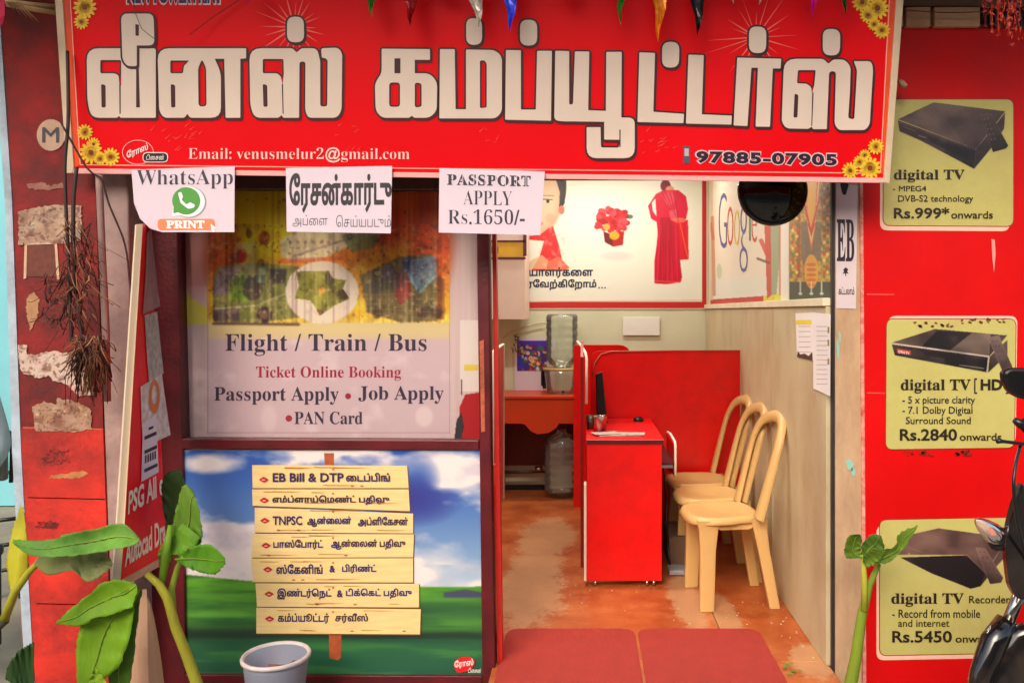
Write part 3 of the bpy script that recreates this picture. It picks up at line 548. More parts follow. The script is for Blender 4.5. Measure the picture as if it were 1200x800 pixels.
# print-shop badge
INK().shape(bp, E_ * 3, [ell(162, 178.5, 18.5, 14.5)], [ell(162, 178.5, 17.7, 13.7)]).build('badge_ring', ink('ring', 250, 180, 170), bn)
I = INK(); text(I, bp, E_ * 4, 'ேராஸ்', 149, 174, 177, 188, .02, -.42); I.build('lettering', ink('palewhite', 240, 225, 220), bn)
INK().shape(bp, E_ * 4, [rp(rq(167.5, 178.5, 197.5, 190.5), 6)]).build('badge_pill_rim', ink('palewhite', 240, 225, 220), bn)
INK().shape(bp, E_ * 5, [rp(rq(168.6, 179.6, 196.4, 189.4), 5)]).build('badge_pill', ink('pill', 30, 20, 26), bn)
I = INK(); text(I, bp, E_ * 6, 'டிைசன்', 172, 193, 181, 187.5, .01); I.build('lettering', ink('palewhite', 240, 225, 220), bn)
# daisies
m_pt = mat('ink_daisy', C(242, 196, 44), .5, .25, 60); m_kt = ink('daisyc', 130, 50, 16)
for j, (x, y, r) in enumerate([(100, 155, 9.5), (110, 169, 8), (107, 179, 14), (130, 184, 11), (118, 186, 8), (88 + 12, 9, 14), (96, 26, 9), (1010, 3, 12), (1028, 10, 14), (1017, 18, 10), (1033, 36, 10), (1024, 29, 8), (1026, 172, 9.5), (1019, 197, 13.5), (996, 200, 10), (1007, 190, 8), (1013, 182, 7)]):
    P_, K_ = INK(), INK()
    for k in range(13):
        a = 2 * math.pi * k / 13 + j; P_.shape(bp, E_ * (3 + .15 * j), [ell(x + math.cos(a) * r * .6, y + math.sin(a) * r * .6, r * .42, r * .16, 8, a)])
    P_.shape(bp, E_ * (3 + .15 * j), [ell(x, y, r * .5, r * .5, 12)])
    K_.shape(bp, E_ * (3.4 + .15 * j), [ell(x, y, r * .24, r * .24, 10)])
    K_.build('centre', m_kt, P_.build('printed_daisy', m_pt, bn))
# crease scratches in the sheet
I = INK(); r5 = random.Random(5)
for (x, y) in [(190, 158), (213, 168), (406, 155), (412, 170), (573, 157), (765, 172), (760, 160), (228, 152), (775, 165)]:
    for k in range(5):
        dx, dy = r5.uniform(-14, 14), r5.uniform(-9, 9); I.shape(bp, E_ * 2, [[(x + dx, y + dy), (x + dx + r5.uniform(4, 10), y + dy - r5.uniform(-2, 7)), (x + dx + .9, y + dy + .9)]])
I.build('crease_mark', ink('crease', 250, 60, 50), bn)

# ---------------------------------------------------------------- sheets hanging under the name board
ps = FP(3.035)
def sheet(name, label, outline, rnd=.0):
    t = thing(name, label, 'paper sign', ps.at(outline[2][0], outline[2][1]), 'paper sheets taped under the name board')
    MB().trace(ps, outline, .0015).build('paper', M_paper, t); return t
s1 = sheet('paper_sign', 'white WhatsApp print sheet with green phone logo and curved lower corner under the name board', [(154, 199), (275, 195), (274.5, 272), (190, 272), (176, 268), (164, 256), (157, 238)])
I = INK(); text(I, ps, E_, 'WhatsApp', 160, 273, 199, 222, -.009, -.008, True); I.build('lettering', ink('grapedark', 52, 40, 60), s1)
I = INK().shape(ps, E_, [ell(222, 237, 20, 18.5)]); I.build('logo_rim', ink('logorim', 150, 150, 150), s1)
INK().shape(ps, E_ * 2, [ell(221, 236.5, 19.2, 17.8), [(203, 246), (201, 254), (212, 252)]]).build('logo_ring', ink('logow', 246, 240, 240), s1)
INK().shape(ps, E_ * 3, [ell(218.5, 235.5, 16.5, 16), [(204, 240), (203.5, 250), (212, 248)]]).build('logo_bubble', ink('whatsgreen', 70, 150, 56), s1)
INK().shape(ps, E_ * 4, [rp([(209, 226), (213, 225), (215, 231), (213, 234), (219, 240), (223, 237), (229, 240), (228, 243.5), (221, 245), (212, 238)], 1.8)]).build('logo_handset', ink('logow', 246, 240, 240), s1)
INK().shape(ps, E_ * 2, [rp(rq(185, 256.5, 252, 269.5), 5)]).build('print_button', ink('orangebtn', 232, 132, 78), s1)
I = INK(); text(I, ps, E_ * 3, 'PRINT', 195, 240, 258.5, 268, .03, 0, True); I.shape(ps, E_ * 3, [[(247, 262), (254, 268), (251, 268), (252, 272), (250, 272), (248, 269)]]); I.build('lettering', ink('logow', 246, 240, 240), s1)
s2 = sheet('paper_sign', 'white Tamil ration card sheet hanging under the middle of the name board', [(335, 197), (459.5, 194.5), (458, 273.5), (336, 271.5)])
I = INK(); text(I, ps, E_, 'ேரசன்கார்டு', 339, 459, 203, 250, .035, -.006); text(I, ps, E_, 'அப்ைள', 343, 384, 252, 266, -.01); text(I, ps, E_, 'ெசய்யபடும்', 394, 458, 252, 266, -.01); I.build('lettering', ink('nearblack', 36, 24, 36), s2)
s3 = sheet('paper_sign', 'white passport apply price sheet with black type under the name board', [(515, 197), (638.5, 201), (633, 275.5), (514, 272.5)])
I = INK(); text(I, ps, E_, 'PASSPORT', 524, 622, 204, 217, .02, .02, True, 1.1); text(I, ps, E_, 'APPLY', 543, 600, 223, 239.5, -.012, .02, True); text(I, ps, E_, 'Rs.1650/-', 525, 615, 245, 263, -.012, .01, True); I.build('lettering', ink('grapedark', 52, 40, 60), s3)
# torn stencil gaps of the fat type
I = INK()
for x in (530, 542, 555, 568, 580.5, 592, 605, 616): I.shape(ps, E_ * 2, [rq(x, 203.5 + (x - 524) * .02, x + .8, 218.5 + (x - 524) * .02)])
I.build('stencil_gap', M_paper, s3)
# thin thread strung over the name board
r6 = random.Random(8)

# ---------------------------------------------------------------- bunting
bt = thing('bunting', 'string of shiny foil pennants hanging in front of the name board', 'bunting', W(560, -20, 2.86))
pts = [W(x, -26 + 4 * math.sin(x / 60), 2.86 - .01 * math.sin(x / 90)) for x in range(380, 1120, 12)]
MB().tube(pts, .0015, 5).build('string', mat('string', C(180, 160, 130), .8), bt)
def foil(n, r, g, b): return mat('foil_' + n, C(r, g, b), .22, .35, 60, .25, 35, metal=.3)
for (x0, x1, xt, yt, m) in [(424, 441, 436, 21, foil('green', 30, 130, 40)), (467, 494, 481, 30, foil('maroon', 150, 10, 24)), (541, 569, 562, 32, foil('silver', 200, 190, 175)), (586, 611, 598, 37, foil('blue', 60, 80, 230)), (720, 734, 727, 29, foil('green', 30, 130, 40)), (763, 786, 771, 50, foil('gold', 220, 130, 20)), (805, 831, 818, 42, foil('black', 26, 20, 22)), (852, 866, 859, 4, foil('silver', 200, 190, 175)), (886, 898, 890, 6, foil('silver', 200, 190, 175)), (945, 960, 953, 22, foil('magenta', 220, 30, 160)), (985, 999, 990, 18, foil('darkgreen', 20, 80, 36)), (655, 680, 668, -6, foil('gold', 220, 130, 20)), (505, 530, 518, -8, foil('blue', 60, 80, 230)), (285, 300, 292, 2, foil('blue', 60, 80, 230))]:
    b = MB(); n = 6; xm = (x0 + x1) / 2
    for side in (0, 1):
        vs = []; 
        for i in range(n + 1):
            t = i / n; y = -26 + (yt + 26) * t; cx = xm + (xt - xm) * t + 1.2 * math.sin(i * 1.7 + x0); hw = (x1 - x0) / 2 * (1 - t) + .15
            for u in (-1, -.3, .4, 1): vs.append(W(cx + u * hw, y, 2.855 + .006 * math.sin(u * 5 + i * .9 + x0)))
        if side == 0: b.add(vs, [(i * 4 + j, (i + 1) * 4 + j, (i + 1) * 4 + j + 1, i * 4 + j + 1) for i in range(n) for j in range(3)])
    b.build('pennant', m, bt, solid=.0006)
wire_pts = [W(155, -10, 2.93), W(158, 14, 2.93), W(166, 34, 2.93), (W(176, 42, 2.93)), W(183, 47, 2.93)]
ws = MB().tube(wire_pts, .0013, 5).build('wire', mat('thin_black_wire', C(40, 24, 24), .5), None); ws['label'] = 'short thin black wire hanging over the first Tamil letter'; ws['category'] = 'wire'
ws = MB().tube([W(290, -6, 2.94), W(250, 20, 2.94), W(222, 41, 2.94)], [.0012, .0014, .0012], 5).build('wire', mat('thin_black_wire', C(40, 24, 24), .5), None); ws['label'] = 'slanting dark thread over the name board beside the first letter'; ws['category'] = 'wire'

# ---------------------------------------------------------------- red advertising board on the right
Yr = 3.265; pr = FP(Yr)
ab = thing('advertising_board', 'large red advertising board with three pale green set-top box price panels', 'advertising board', W(1100, 800, Yr))
MB().trace(pr, [(1009, 205), (1008, 30), (1500, 34), (1500, 860), (1014, 860)], .03).build('sheet', mat('ad_red', C(232, 6, 8, .85), .45, .1, 2, .06, 9, dirt=C(176, 4, 6), dscale=1.4, damt=.3, spec=.22), ab)
MB().trace(FP(Yr - .001), [(1006.5, 30), (1010, 30), (1015.5, 860), (1011.5, 860)], .03, .001).build('edge_strip', mat('peeled_edge', C(226, 160, 140), .7, .3, 30, dirt=C(190, 30, 24), dscale=20, damt=.8), ab)
MB().trace(pr, [(1008, 28), (1500, 32), (1500, 35.5), (1008, 33)], .02, .004).build('top_edge', mat('ad_red_top', C(120, 10, 14), .5), ab)
for y in (344, 459.5): MB().trace(pr, [(1016, y), (1048, y + .5), (1048, y + 1.6), (1016, y + 1.4)], .001, .001).build('seam', mat('ad_seam', C(246, 80, 70), .5), ab)
mpan = mat('pale_green_print', C(196, 188, 108), .5, .07, 3, dirt=C(170, 150, 84), dscale=3, damt=.5); mhal = ink('panelhalo', 246, 196, 170); mln = ink('panelline', 150, 30, 24); mtx = ink('umber', 38, 26, 14)
ES = E_
def panel(pts, dh, lab):
    p = MB().trace(pr, rp(pts, 8), .001, .0022).build('price_panel', mpan, ab, label=lab)
    INK().shape(pr, .0012, [rp([(x + dh[0], y + dh[1]) for x, y in pts], 9)]).build('panel_halo', mhal, ab)
    INK().shape(pr, .0018, [off_poly(rp(pts, 8), 1.0)]).build('panel_line', mln, ab); return p
def art(p, layers):
    for nm, m, P in layers: INK().shape(pr, .003 + ES * .2 * art.k, [P]).build(nm, m, p); art.k += 1
art.k = 0
def product(p, box, z, faces, lines=(), blobs=()):
    c = CV(*box, .45, (200, 190, 110)); P = np.stack([c.X.ravel(), c.Y.ravel()], 1); cov = np.zeros(c.X.shape, bool)
    for pts, ca, cb, (gx, gy) in faces:
        q_ = z(pts); m = inside(P, [q_], True).reshape(c.X.shape) != 0; cov |= m; lo = np.min(q_, 0); hi = np.max(q_, 0)
        t = np.clip(gx * (c.X - lo[0]) / (hi[0] - lo[0]) + gy * (c.Y - lo[1]) / (hi[1] - lo[1]), 0, 1)[..., None]
        col = np.array(ca) * (1 - t) + np.array(cb) * t; c.A = np.where(m[..., None], col, c.A)
        for a, b_ in zip(q_, q_[1:] + q_[:1]): c.line(a[0], a[1], b_[0], b_[1], .5, np.clip(np.array(ca) * 1.5 + 14, 0, 255), .45)
    for (x0, y0, x1, y1, wd, col) in lines: a, b_ = z([(x0, y0), (x1, y1)]); c.line(a[0], a[1], b_[0], b_[1], wd, col, .9)
    for (x, y, rx, ry, col) in blobs: a = z([(x, y)])[0]; c.ell(a[0], a[1], rx, ry, col, .9)
    n = c.noise(26, 18, 3, 3); c.blend(np.clip((n - .5) * 1.1, 0, .25), (150, 128, 110)); c.blend(np.clip((.48 - n) * 1.2, 0, .3), (14, 10, 12)); c.blur(1)
    c.build('printed_product', pr, .0036, p, 1.0, cov)
def txt(p, items, nm='lettering'):
    I = INK()
    for it in items: it = list(it); it[5] = it[5] * .8; text(I, pr, .0046, *it)
    I.build(nm, mtx, p)
gk = lambda n, a, b, c_: mat('ink_box' + n, C(a, b, c_), .45, .25, 14)
p1 = panel([(1036, 117), (1187, 117), (1187, 265), (1035, 264)], (-4, 6), 'price panel with a slim set-top box at Rs.999')
z = lambda P: [(1020 + x / 2.857, y / 2.857) for x, y in P]
product(p1, (1048, 118, 1184, 200), z, [([(90, 400), (210, 343), (450, 373), (352, 500)], (104, 84, 78), (60, 46, 46), (.5, .5)), ([(90, 403), (352, 500), (346, 566), (165, 470), (96, 440)], (66, 46, 46), (26, 18, 22), (1, 0)), ([(352, 500), (450, 376), (446, 432), (400, 500), (346, 566)], (78, 62, 60), (40, 30, 34), (0, 1)), ([(190, 455), (330, 508), (328, 540), (200, 477)], (26, 16, 20), (12, 10, 14), (1, 0)), ([(368, 386), (402, 382), (460, 488), (452, 498), (408, 510)], (84, 68, 64), (40, 30, 32), (0, 1))],
 [(96, 410, 350, 504, .5, (130, 110, 100)), (110, 425, 150, 440, .5, (150, 130, 110)), (160, 455, 184, 462, .8, (170, 140, 120))] + [(230 + 14 * k, 360 + 2 * k, 180 + 14 * k, 420 + 4 * k, .25, (70, 54, 52)) for k in range(10)], [(380 + 6 * k, 400 + 17 * k, .8, .7, (140, 120, 112)) for k in range(5)] + [(392 + 6 * k, 398 + 17 * k, .8, .7, (140, 120, 112)) for k in range(5)])
txt(p1, [('digital TV', 1047, 1130, 199, 214, .012, 0, True), ('- MPEG4', 1046, 1085, 218, 224.5, .012), ('DVB-S2 technology', 1052, 1140, 229, 239, .012), ('Rs.999*', 1047, 1112, 243, 256.5, .025), ('onwards', 1114, 1163, 247.5, 256.5, .02)])
p2 = panel([(1039, 374), (1190, 374), (1188, 524), (1038, 526)], (2, -4), 'price panel with a high definition set-top box at Rs.2840')
z = lambda P: [(1020 + x / 4, 350 + y / 4) for x, y in P]
product(p2, (1041, 383, 1188, 440), z, [([(95, 205), (300, 140), (640, 170), (555, 270)], (88, 68, 60), (50, 38, 38), (1, 0)), ([(370, 240), (470, 160), (560, 165), (552, 268)], (128, 108, 94), (76, 62, 56), (0, 1)), ([(240, 222), (310, 150), (470, 162), (372, 240)], (20, 16, 20), (44, 32, 34), (1, 0)), ([(95, 206), (555, 268), (545, 348), (541, 344), (549, 274), (95, 212)], (214, 194, 170), (190, 170, 150), (1, 0)), ([(98, 213), (549, 274), (541, 343), (112, 264)], (40, 26, 28), (16, 10, 14), (1, 0)), ([(556, 270), (640, 190), (640, 262), (548, 346)], (84, 64, 60), (44, 32, 34), (0, 1)), ([(124, 234), (186, 244), (186, 262), (124, 252)], (214, 60, 50), (180, 50, 44), (0, 1)), ([(550, 182), (600, 172), (665, 320), (622, 352)], (110, 90, 82), (60, 46, 46), (0, 1))],
 [(250, 240, 540, 282, .4, (80, 66, 60)), (415, 310, 530, 326, .7, (180, 160, 150)), (280, 275, 345, 284, .5, (90, 80, 76))], [(574 + 10 * k, 200 + 24 * k, .8, .7, (40, 30, 30)) for k in range(5)] + [(592 + 10 * k, 198 + 24 * k, .8, .7, (40, 30, 30)) for k in range(5)])
I = INK(); text(I, pr, .0048, 'DTH TV', 1052.5, 1065, 410.5, 413.5, .02, .15); I.build('lettering', ink('palewhite', 240, 225, 220), p2)
txt(p2, [('digital TV', 1055, 1137, 444, 460.5, .012, 0, True), ('HD', 1148.5, 1174, 444, 457, .05), ('[', 1141, 1144.5, 443, 461, .004), (']', 1178, 1182, 443, 461, .004), ('- 5 x picture clarity', 1057, 1142, 464, 475, .012), ('- 7.1 Dolby Digital', 1057, 1139, 476, 487, .012), ('Surround Sound', 1061, 1137, 488, 496.5, .012), ('Rs.2840', 1054, 1121, 502, 516, .03), ('onwards', 1124, 1173, 507, 516, .02)])
p3 = panel([(1031, 609), (1190, 606), (1190, 764), (1031, 767)], (-4, 6), 'price panel with a set-top box recorder at Rs.5450')
z = lambda P: [(1000 + x / 3.636, 580 + y / 3.636) for x, y in P]
product(p3, (1050, 616, 1183, 692), z, [([(190, 252), (240, 165), (360, 138), (560, 165), (640, 205), (560, 330), (482, 252)], (126, 92, 80), (84, 58, 54), (1, .2)), ([(196, 262), (482, 252), (562, 330), (540, 385), (498, 396), (330, 330)], (36, 26, 28), (14, 10, 14), (.6, .4)), ([(562, 330), (640, 205), (655, 250), (610, 300), (540, 385)], (96, 70, 64), (54, 38, 40), (0, 1)), ([(520, 222), (560, 226), (637, 350), (628, 370), (580, 376)], (120, 90, 80), (66, 48, 46), (0, 1))],
 [(196, 262, 482, 253, .8, (170, 134, 116)), (482, 253, 562, 331, .7, (150, 116, 104)), (240, 166, 360, 139, .5, (160, 126, 110)), (220, 215, 300, 245, .5, (150, 120, 110))], [(538 + 13 * k, 240 + 24 * k, .8, .7, (50, 36, 34)) for k in range(5)] + [(556 + 13 * k, 240 + 24 * k, .8, .7, (50, 36, 34)) for k in range(5)] + [(236, 248, 1.2, 1, (190, 160, 140))])
txt(p3, [('digital TV', 1044, 1129, 694, 710, .012, 0, True), ('Recorder', 1135, 1183, 697, 706, .012), ('- Record from mobile', 1045, 1148, 713, 723, .012), ('and internet', 1052, 1112, 725, 733.5, .012), ('Rs.5450', 1045, 1115, 738, 752, .03), ('onwards', 1119, 1170, 743, 752, .02)])
I = INK(); r7 = random.Random(2)
for (x0, x1, y) in [(1070, 1115, 380), (1125, 1178, 376), (1060, 1095, 531), (1120, 1145, 530)]:
    for k in range(14):
        x = r7.uniform(x0, x1); I.shape(pr, .0052, [ell(x, y + r7.uniform(-2.5, 2.5), r7.uniform(1, 3.2), r7.uniform(.5, 1.6), 8, r7.uniform(-.7, .7))])
I.build('scrawl_smear', ink('smear', 110, 40, 24), ab)
I = INK(); I.shape(pr, .0052, [[(1161, 280), (1165, 281), (1166, 298), (1164, 320), (1162, 300)]]); I.build('torn_patch', ink('patch', 236, 150, 140), ab)
# cement blocks and lattice above the red board
mo = mat('pale_block', C(190, 150, 118), .8, .2, 8, .3, 50)
t = thing('block_course', 'pale plaster blocks and dark lattice above the red board', 'ledge', W(1100, 35, 3.26))
for a, b in [(1042, 1060), (1062, 1092), (1095, 1150)]: MB().trace(FP(3.24), rq(a, 8, b - 1.2, 31), .06).build('block', mo, t, bevel=.004)
MB().trace(FP(3.25), rq(1036, -16, 1300, 7), .08).build('cement_band', mat('aged_beam', C(120, 95, 80), .8), t)
MB().trace(FP(3.27), rq(1150, 6, 1300, 33), .03).build('dark_recess', M_dark, t)
for x in range(1154, 1260, 6): MB().trace(FP(3.25), rq(x, 16, x + 2.6, 32), .012).build('lattice_bar', M_black, t)
MB().tube([W(x, 12 + 3 * math.sin((x - 1060) / 36), 3.2) for x in range(1050, 1164, 8)], .0022, 6).build('cable', mat('brown_cable', C(90, 50, 34), .5), t)
o = MB().tube([W(1052, 93, 3.2), W(1058, 99, 3.18), W(1062, 101, 3.17)], [.006, .014, .008], 8).build('plaster_lump', mo); o['label'] = 'small pale lump stuck at the upper edge of the red board'; o['category'] = 'lump'
# tinsel garland
g = thing('tinsel_garland', 'red and orange tinsel garland hanging at the upper end of the red board', 'garland', W(1180, 0, 2.95))
r8 = random.Random(12)
for k in range(26):
    x = r8.uniform(1152, 1215) if k > 5 else r8.uniform(1172, 1200); ln = r8.uniform(15, 52) if k != 0 else 54; b = MB(); pts = []
    for i in range(7): pts.append(W(x + r8.uniform(-1.4, 1.4), -20 + (ln + 20) * i / 6, 2.95 + r8.uniform(-.02, .02)))
    b.tube(pts, [.0016, .004, .0015, .005, .0018, .005, .001], 5, .4)
    for q_ in pts[1:]: b.add([q_ + Vector((r8.uniform(-.012, .012), -.003, r8.uniform(-.012, .012))) for _ in range(3)], [(0, 1, 2)])
    b.build('tinsel_strand', foil('orange', 214, 70, 30) if k % 3 else foil('crimson', 170, 20, 24), g)

# ---------------------------------------------------------------- EB strip on the pilaster
pe = FP(3.268); eb = thing('paper_strip', 'narrow pale paper strip with large EB lettering on the doorway pilaster', 'paper sign', pe.at(990, 362))
MB().trace(pe, [(979.5, 215), (1005, 217), (1003, 362), (979.5, 361)], .001, .001).build('paper', mat('lilac_paper', C(214, 196, 196), .7, .1, 8), eb)
I = INK(); text(I, pe, .0018, 'EB', 980.5, 1001, 257, 306, .012, .02, True); text(I, pe, .0018, 'கட்டலாம்', 982.5, 1001, 336, 345, .02, .02)
I.shape(pe, .0018, [[(988, 316), (991, 313), (994, 316), (992.5, 318), (994.5, 321), (991.6, 320), (991.3, 323.5), (990.4, 323.5), (990.2, 320), (987, 321), (989, 318)]])
I.shape(pe, .0018, [rp([(984, 214), (995, 215), (991, 229), (987, 228)], 3)]); I.build('lettering', ink('nearblack', 36, 24, 36), eb)
I = INK()
for (x, y, rx, ry) in [(996, 545, 5, 8), (1000, 553, 3, 6), (982, 410, 2, 14), (984, 395, 1.5, 8)]: I.shape(pe, .0005, [rp([(x - rx, y - ry * .6), (x - rx * .2, y - ry), (x + rx, y - ry * .3), (x + rx * .5, y + ry * .9), (x - rx * .6, y + ry * .5)], 2)])
o = I.build('paint_flake', ink('mint', 150, 196, 176)); o['label'] = 'pale mint paint flakes left on the doorway pilaster'; o['category'] = 'paint flake'

# ---------------------------------------------------------------- inside: back wall poster
Yb = 6.54; pk = FP(Yb)
t = thing('welcome_poster', 'large white wall poster with child, red flower basket and red saree behind the desk', 'poster', pk.at(720, 362))
MB().trace(pk, rq(617, 150, 829, 362), .009, -.001).build('backing_board', M_white, t)
c = CV(617.5, 170, 828, 361, .45, (236, 236, 218)); n = c.noise(60, 50, 3, 3); c.blend((n - .4) * .4, (222, 226, 204))
z = lambda P: [(560 + x / 4, 200 + y / 4) for x, y in P]
c.rect(617, 353.5, 830, 362, (196, 40, 36)); c.rect(823, 170, 828.5, 362, (190, 30, 34)); c.line(617, 353.5, 823, 351.5, 1.0, (236, 190, 170))
# child
c.ell(656, 222, 7.5, 26, (44, 28, 22), rot=.05); c.ell(632, 232, 27, 42, (206, 166, 128), soft=4); c.ell(634, 228, 22, 32, (222, 192, 156), soft=9); c.ell(628, 246, 20, 24, (214, 196, 160), soft=9); c.poly([(650, 205), (661, 214), (662, 238), (655, 247), (656, 225)], (40, 26, 22), .95); c.ell(642, 236, 4.2, 1.8, (236, 220, 204)); c.ell(642, 236, 2, 2, (44, 26, 22)); c.line(636, 233.6, 647, 234.2, .9, (70, 40, 30)); c.line(634, 229, 649, 229.5, 1.0, (130, 90, 66), .7); c.ell(658, 246, 3.6, 5.2, (206, 110, 92)); c.ell(645, 256, 6, 6, (226, 150, 130), .5, soft=4); c.ell(628, 262, 8, 2.6, (200, 80, 74), .8, soft=1.5)
c.poly(z([(220, 308), (290, 300), (330, 270), (352, 260), (380, 350), (395, 420), (430, 455), (400, 470), (250, 470), (290, 400), (310, 330), (225, 322)]), (214, 40, 40)); c.poly(z([(380, 400), (430, 455), (415, 468), (330, 470), (300, 440)]), (226, 140, 100), .7)
c.poly(z([(225, 460), (250, 420), (300, 395), (330, 420), (320, 462)]), (226, 186, 140), .8); nb = c.noise(5, 5, 44, 2); c.blend(((c.X > 636) & (c.X < 662) & (c.Y > 265) & (c.Y < 318)) * np.clip((nb - .6) * 3, 0, .5), (246, 170, 160))
# basket of flowers
rr = np.random.RandomState(6)
for i in range(70):
    a, r_ = rr.uniform(0, 6.28), rr.uniform(0, 1) ** .6; c.ell(717 + 21 * r_ * math.cos(a), 258 + 14 * r_ * math.sin(a), 3.4, 3, [(206, 16, 24), (232, 40, 50), (170, 6, 18), (240, 70, 80)][i % 4])
c.poly(z([(588, 285), (632, 300), (632, 355), (595, 335)]), (110, 20, 24)); c.poly(z([(630, 285), (686, 285), (680, 348), (632, 357)]), (176, 24, 24)); c.ell(720, 276, 6, 5, (222, 180, 30), .9); c.ell(711, 266, 4, 4, (224, 190, 70), .8); c.ell(738, 254, 4, 2.5, (60, 80, 70), .8); c.ell(722, 300, 18, 5, (240, 200, 200), .55, soft=3)
# saree figure, headless print
c.ell(780, 218, 6, 7, (120, 20, 24)); c.ell(785, 222, 5, 4, (226, 150, 120))
c.poly(z([(835, 110), (870, 92), (940, 92), (975, 120), (985, 180), (975, 230), (950, 250), (935, 300), (945, 400), (957, 500), (950, 522), (890, 532), (828, 528), (828, 420), (845, 300), (838, 240), (812, 225), (798, 165)]), (214, 6, 54)); c.poly(z([(940, 240), (985, 230), (988, 415), (945, 418), (935, 330)]), (220, 10, 44))
c.poly(z([(815, 150), (832, 130), (838, 215), (820, 190)]), (244, 236, 220)); c.poly(z([(895, 190), (930, 180), (935, 230), (905, 235)]), (232, 130, 130), .6); c.ell(785, 232, 6, 9, (236, 110, 110), .5, soft=3); c.ell(796, 258, 8, 3, (240, 140, 90), .7)
sf = c.noise(5, 90, 50, 2); c.blend(((c.X > 766) & (c.X < 806) & (c.Y > 255) & (c.Y < 333)) * (np.abs(c.A[..., 1] - 6) < 60) * np.clip((sf - .5) * 2, 0, .5), (150, 0, 30))
for k in range(16):
    x = 771 + k * 1.5; c.line(x + 2 * math.sin(k), 264, x - 3 + k * .5, 329, .9, [(150, 0, 36), (238, 40, 80), (120, 0, 26)][k % 3], .4)
for k in range(8): c.line(773 + k * 2.4, 226, 788 + k, 246 + k * 2, .9, [(246, 120, 130), (140, 0, 30)][k % 2], .45)
c.line(797, 262, 806, 302, 1.2, (246, 190, 60), .6); c.line(768, 329, 797, 331, 1.5, (226, 140, 60), .6)
c.blur(2).build('printed_picture', pk, 0, t, .95)
I = INK(); text(I, pk, .003, 'யாளர்கைள', 620, 695, 313, 326, .03); text(I, pk, .003, 'ரேவற்கிேறாம்', 618, 699, 327, 340, .03); [I.shape(pk, .003, [ell(x, 337, .9, .9, 8)]) for x in (702, 705.5, 709)]; I.build('lettering', ink('midnight', 24, 26, 60), t)
# switch sheet, yellow tag, calendar print, pink door
o = MB().trace(pk, rq(730, 371.5, 773, 393), .012, .012).build('switch_plate', mat('plate_white', C(232, 232, 222), .4, .03), None, bevel=.003); o['label'] = 'blank white rectangular plate on the cream wall under the welcome poster'; o['category'] = 'wall plate'
t = thing('cupboard', 'pale pink cupboard door with yellow strip beside the welcome poster', 'cupboard', W(595, 375, 6.0))
MB().trace(FP(6.0), [(500, 150), (615, 150), (615, 374), (500, 374)], .5).build('body', mat('pale_pink_paint', C(226, 198, 182), .6, .06), t)
MB().trace(FP(5.995), rq(500, 284, 615, 301), .004).build('yellow_strip', mat('yellow_strip', C(222, 168, 34), .5, .15, 9), t); I = INK(); I.shape(FP(5.985), .0, [rq(562, 289, 584, 297)]); I.build('strip_print', ink('brownprint', 140, 80, 30), t)
for a in (281.5, 301.5): MB().trace(FP(5.99), rq(500, a, 616, a + 2.2), .01).build('brown_rail', M_maroon, t)
MB().trace(FP(5.99), rq(613, 150, 617, 300), .01).build('brown_rail', M_maroon, t)

# side wall posters (perpendicular wall at the right)
psd = PL((.986, 4.5, 1.8), (-1, 0, 0))
t = thing('search_poster', 'pale poster with coloured search engine letters on the inner right wall', 'poster', psd.at(875, 350))
MB().trace(psd, [(832, 180), (925, 150), (925, 356), (832, 361)], .003, -.0005).build('backing_sheet', M_white, t)
c = CV(832.5, 185, 924.5, 360, .6, (222, 214, 190)); n = c.noise(40, 50, 8, 3); c.blend((n - .35) * .9, (232, 222, 212)); c.blend(np.clip((c.Y - 320) / 20, 0, .5), (214, 226, 214))
base_ = 351 - (c.X - 832) * .07; c.blend((c.Y > base_), (186, 40, 40)); c.blend((c.Y > base_) * (c.X > 895), (214, 196, 60)); c.rect(908, 344, 925, 352, (226, 220, 60), .8)
c.rect(832, 185, 836, 352, (206, 196, 160), .9); c.line(835, 255, 837, 345, 4, (190, 110, 80), .7); c.line(833, 262, 836, 280, 3, (200, 60, 50), .6)
c.poly([(895, 240), (903, 235), (905, 345), (899, 350)], (190, 50, 40), .85); c.poly([(903, 235), (914, 235), (914, 300), (910, 345), (904, 345)], (140, 160, 120), .85); c.line(892, 282, 899, 298, 5, (196, 60, 40), .8); c.line(888, 303, 901, 308, 3, (90, 70, 60), .8); c.ell(843, 318, 3, 9, (170, 190, 140), .7); c.line(914, 235, 914, 345, 2, (200, 90, 60), .6)
c.rect(915, 185, 924, 352, (240, 238, 226), .9)
c.build('printed_picture', psd, 0.0005, t, .95)
for ch, x0, x1, y0_, y1_, colr in [('G', 842.5, 852, 226, 291, (70, 84, 140)), ('o', 852.5, 859.5, 242, 288, (200, 50, 44)), ('o', 860.5, 867, 246, 288, (214, 180, 40)), ('g', 867, 876.5, 240, 319, (70, 84, 140)), ('l', 878, 880, 218, 282, (60, 140, 70)), ('e', 881, 887, 246, 284, (200, 50, 44))]:
    I = INK(); text(I, psd, .0025, ch, x0, x1, y0_, y1_, -.018, 0); I.build('lettering', ink('g%d%d' % (colr[0], colr[1]), *colr), t)
t = thing('deity_picture', 'gold and green garlanded deity picture hanging on the inner right wall near the doorway', 'picture', psd.at(949, 357))
MB().trace(psd, [(925, 150), (973.5, 140), (973.5, 357), (925, 357)], .004, 0).build('backing_board', M_black, t)
c = CV(925.5, 190, 973, 356.5, .5, (60, 74, 60)); X, Y = c.X, c.Y; c.rect(925, 190, 973, 330, (172, 138, 60)); n = c.noise(3, 4, 9, 2); c.blend((Y < 330) * np.clip((n - .5) * 3, 0, .8), (226, 190, 70)); c.blend((Y < 330) * np.clip((.42 - n) * 4, 0, .8), (110, 90, 50))
